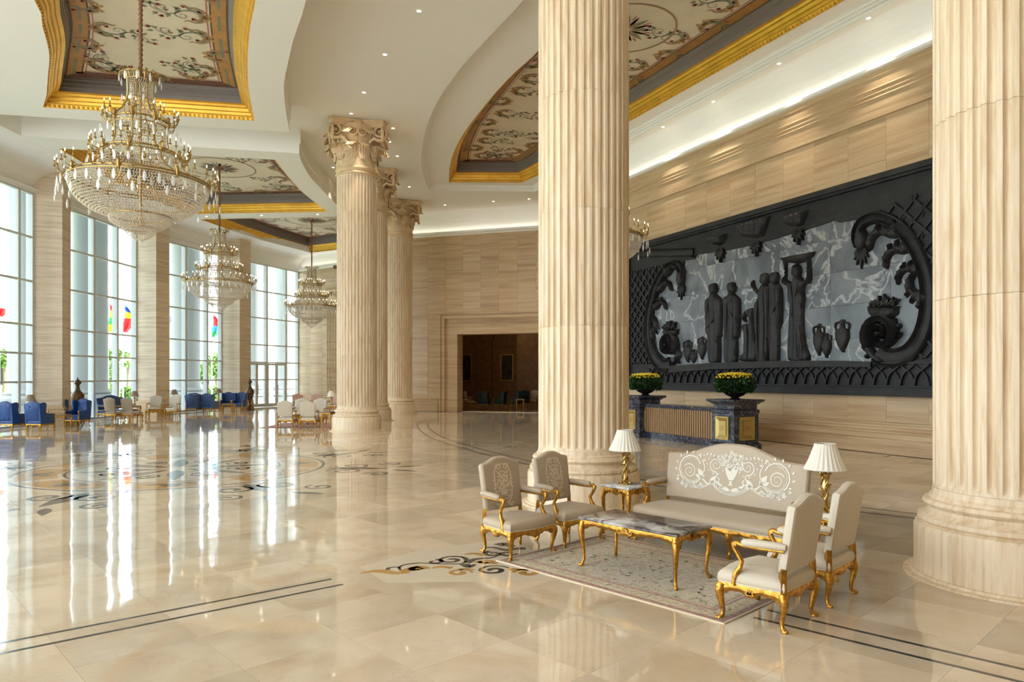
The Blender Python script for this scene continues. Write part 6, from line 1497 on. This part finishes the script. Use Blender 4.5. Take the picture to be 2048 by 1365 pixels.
def tree(name, label, u, Y, vt, vb, wpx, kind, group):
    p = at(u, 760, Y); zt = EYE+(HZ-vt)/F*Y+.24; zb = EYE+(HZ-vb)/F*Y+.24; w_ = wpx/F*Y/2; root = thing(name, label, 'tree', (p.x, p.y, -.24), 0, group)
    MB().tube([(0, 0, 0), (.1, 0, zb*.6), (0, 0, (zb+zt)/2)], [.22, .16, .10], 8).build('trunk', M['trunk'], root, smooth=60)
    r = random.Random(int(u)); g = MB(); cz = (zt+zb)/2; hz_ = (zt-zb)/2
    if kind == 'palm':
        for k in range(26):
            a = k*2.4; el = r.uniform(-.5, 1.0); pts = [Vector((0, 0, zt-w_*.6))+Vector((math.cos(a)*w_*t, math.sin(a)*w_*t, w_*(el*t-1.0*t*t))) for t in (0, .33, .66, 1)]
            for q in range(3):
                d = (pts[q+1]-pts[q]); s_ = d.cross(Vector((0, 0, 1))).normalized()*w_*.16
                for m in range(4):
                    b_ = pts[q].lerp(pts[q+1], m/4)
                    for sg in (-1, 1): g.add([b_, b_+s_*sg*1.3+d*.2-Vector((0, 0, w_*.12)), b_+d*.25], [(0, 1, 2)])
    else:
        for k in range(1500):
            th = r.uniform(0, 2*PI); ph = math.acos(r.uniform(-1, 1)); rr = r.uniform(.45, 1)*(1+.25*math.sin(th*3+ph*4)); c = Vector((w_*rr*math.sin(ph)*math.cos(th), w_*rr*math.sin(ph)*math.sin(th), cz+hz_*rr*math.cos(ph)))
            d = Vector((r.uniform(-1, 1), r.uniform(-1, 1), r.uniform(-1, 1))).normalized()*w_*.13; e_ = d.orthogonal().normalized()*w_*.09; g.add([c-d, c+e_, c+d, c-e_], [(0, 1, 2, 3)])
    g.build('crown', M['tree'], root, kind='stuff'); return root
GT = 'trees outside the windows'
tree('leafy_tree', 'green tree outside the leftmost window, left part', 8, 78, 700, 735, 40, 'b', GT); tree('palm_tree', 'palm outside the leftmost window by the flagpole', 36, 70, 695, 728, 36, 'palm', GT)
tree('leafy_tree', 'slim bright green tree between the flags in the second window', 228, 74, 715, 785, 20, 'b', GT); tree('leafy_tree', 'broad tree behind the green and red flag', 222, 92, 698, 722, 55, 'b', GT)
tree('palm_tree', 'palm outside the second window at right', 255, 82, 715, 740, 24, 'palm', GT); tree('leafy_tree', 'tree low in the third window, left of the flag', 408, 84, 722, 765, 26, 'b', GT)
tree('leafy_tree', 'pale tree behind the flag in the third window', 432, 96, 705, 760, 34, 'b', GT); tree('leafy_tree', 'tree sliver seen beside the glazed doors', 519, 98, 695, 740, 14, 'b', GT)
tree('leafy_tree', 'small tree at the left edge of the third window', 341, 90, 700, 770, 12, 'b', GT)
def house(label, u0, u1, Y, vt, group):
    a = at(u0, 760, Y); b = at(u1, 760, Y); zt = EYE+(HZ-vt)/F*Y+.24; root = thing('low_building', label, 'building', (a.x, a.y, -.24), 0, group); W_ = b.x-a.x
    MB().box(0, W_, 0, 8, 0, zt).build('building_walls', M['ext_stone'], root); MB().box(-.3, W_+.3, -.3, 8.3, zt, zt+.3).build('flat_roof', M['paving'], root)
    n = max(2, int(W_/3)); g0 = None
    for k in range(n): MB().box((k+.3)*W_/n, (k+.7)*W_/n, -.05, .02, 1.0, zt-.6).build('window', M['recess'], root)
house('low pale building far beyond the second window', 205, 300, 110, 728, 'far buildings'); house('low pale building far beyond the leftmost window', -20, 62, 112, 722, 'far buildings'); house('low pale building far beyond the third window', 395, 460, 118, 730, 'far buildings')
r = random.Random(4)
for k, (u, Y, wpx, lb) in enumerate(((262, 66, 30, 'clipped hedge low in the second window'), (215, 70, 30, 'clipped hedge behind the green flag pole'), (425, 72, 34, 'clipped hedge low in the third window'), (42, 66, 30, 'clipped hedge low in the leftmost window'))):
    p = at(u, 760, Y); w_ = wpx/F*Y/2; g = MB()
    for q in range(900):
        c = Vector((r.uniform(-w_, w_), r.uniform(-.6, .6), r.uniform(0, 1.3))); d = Vector((r.uniform(-1, 1), r.uniform(-1, 1), r.uniform(-1, 1))).normalized()*.16; e_ = d.orthogonal().normalized()*.12; g.add([c-d, c+e_, c+d, c-e_], [(0, 1, 2, 3)])
    tag(g.build('clipped_hedge', M['tree'], None, loc=(p.x, p.y, -.24)), lb, 'hedge', 'hedges outside the windows')
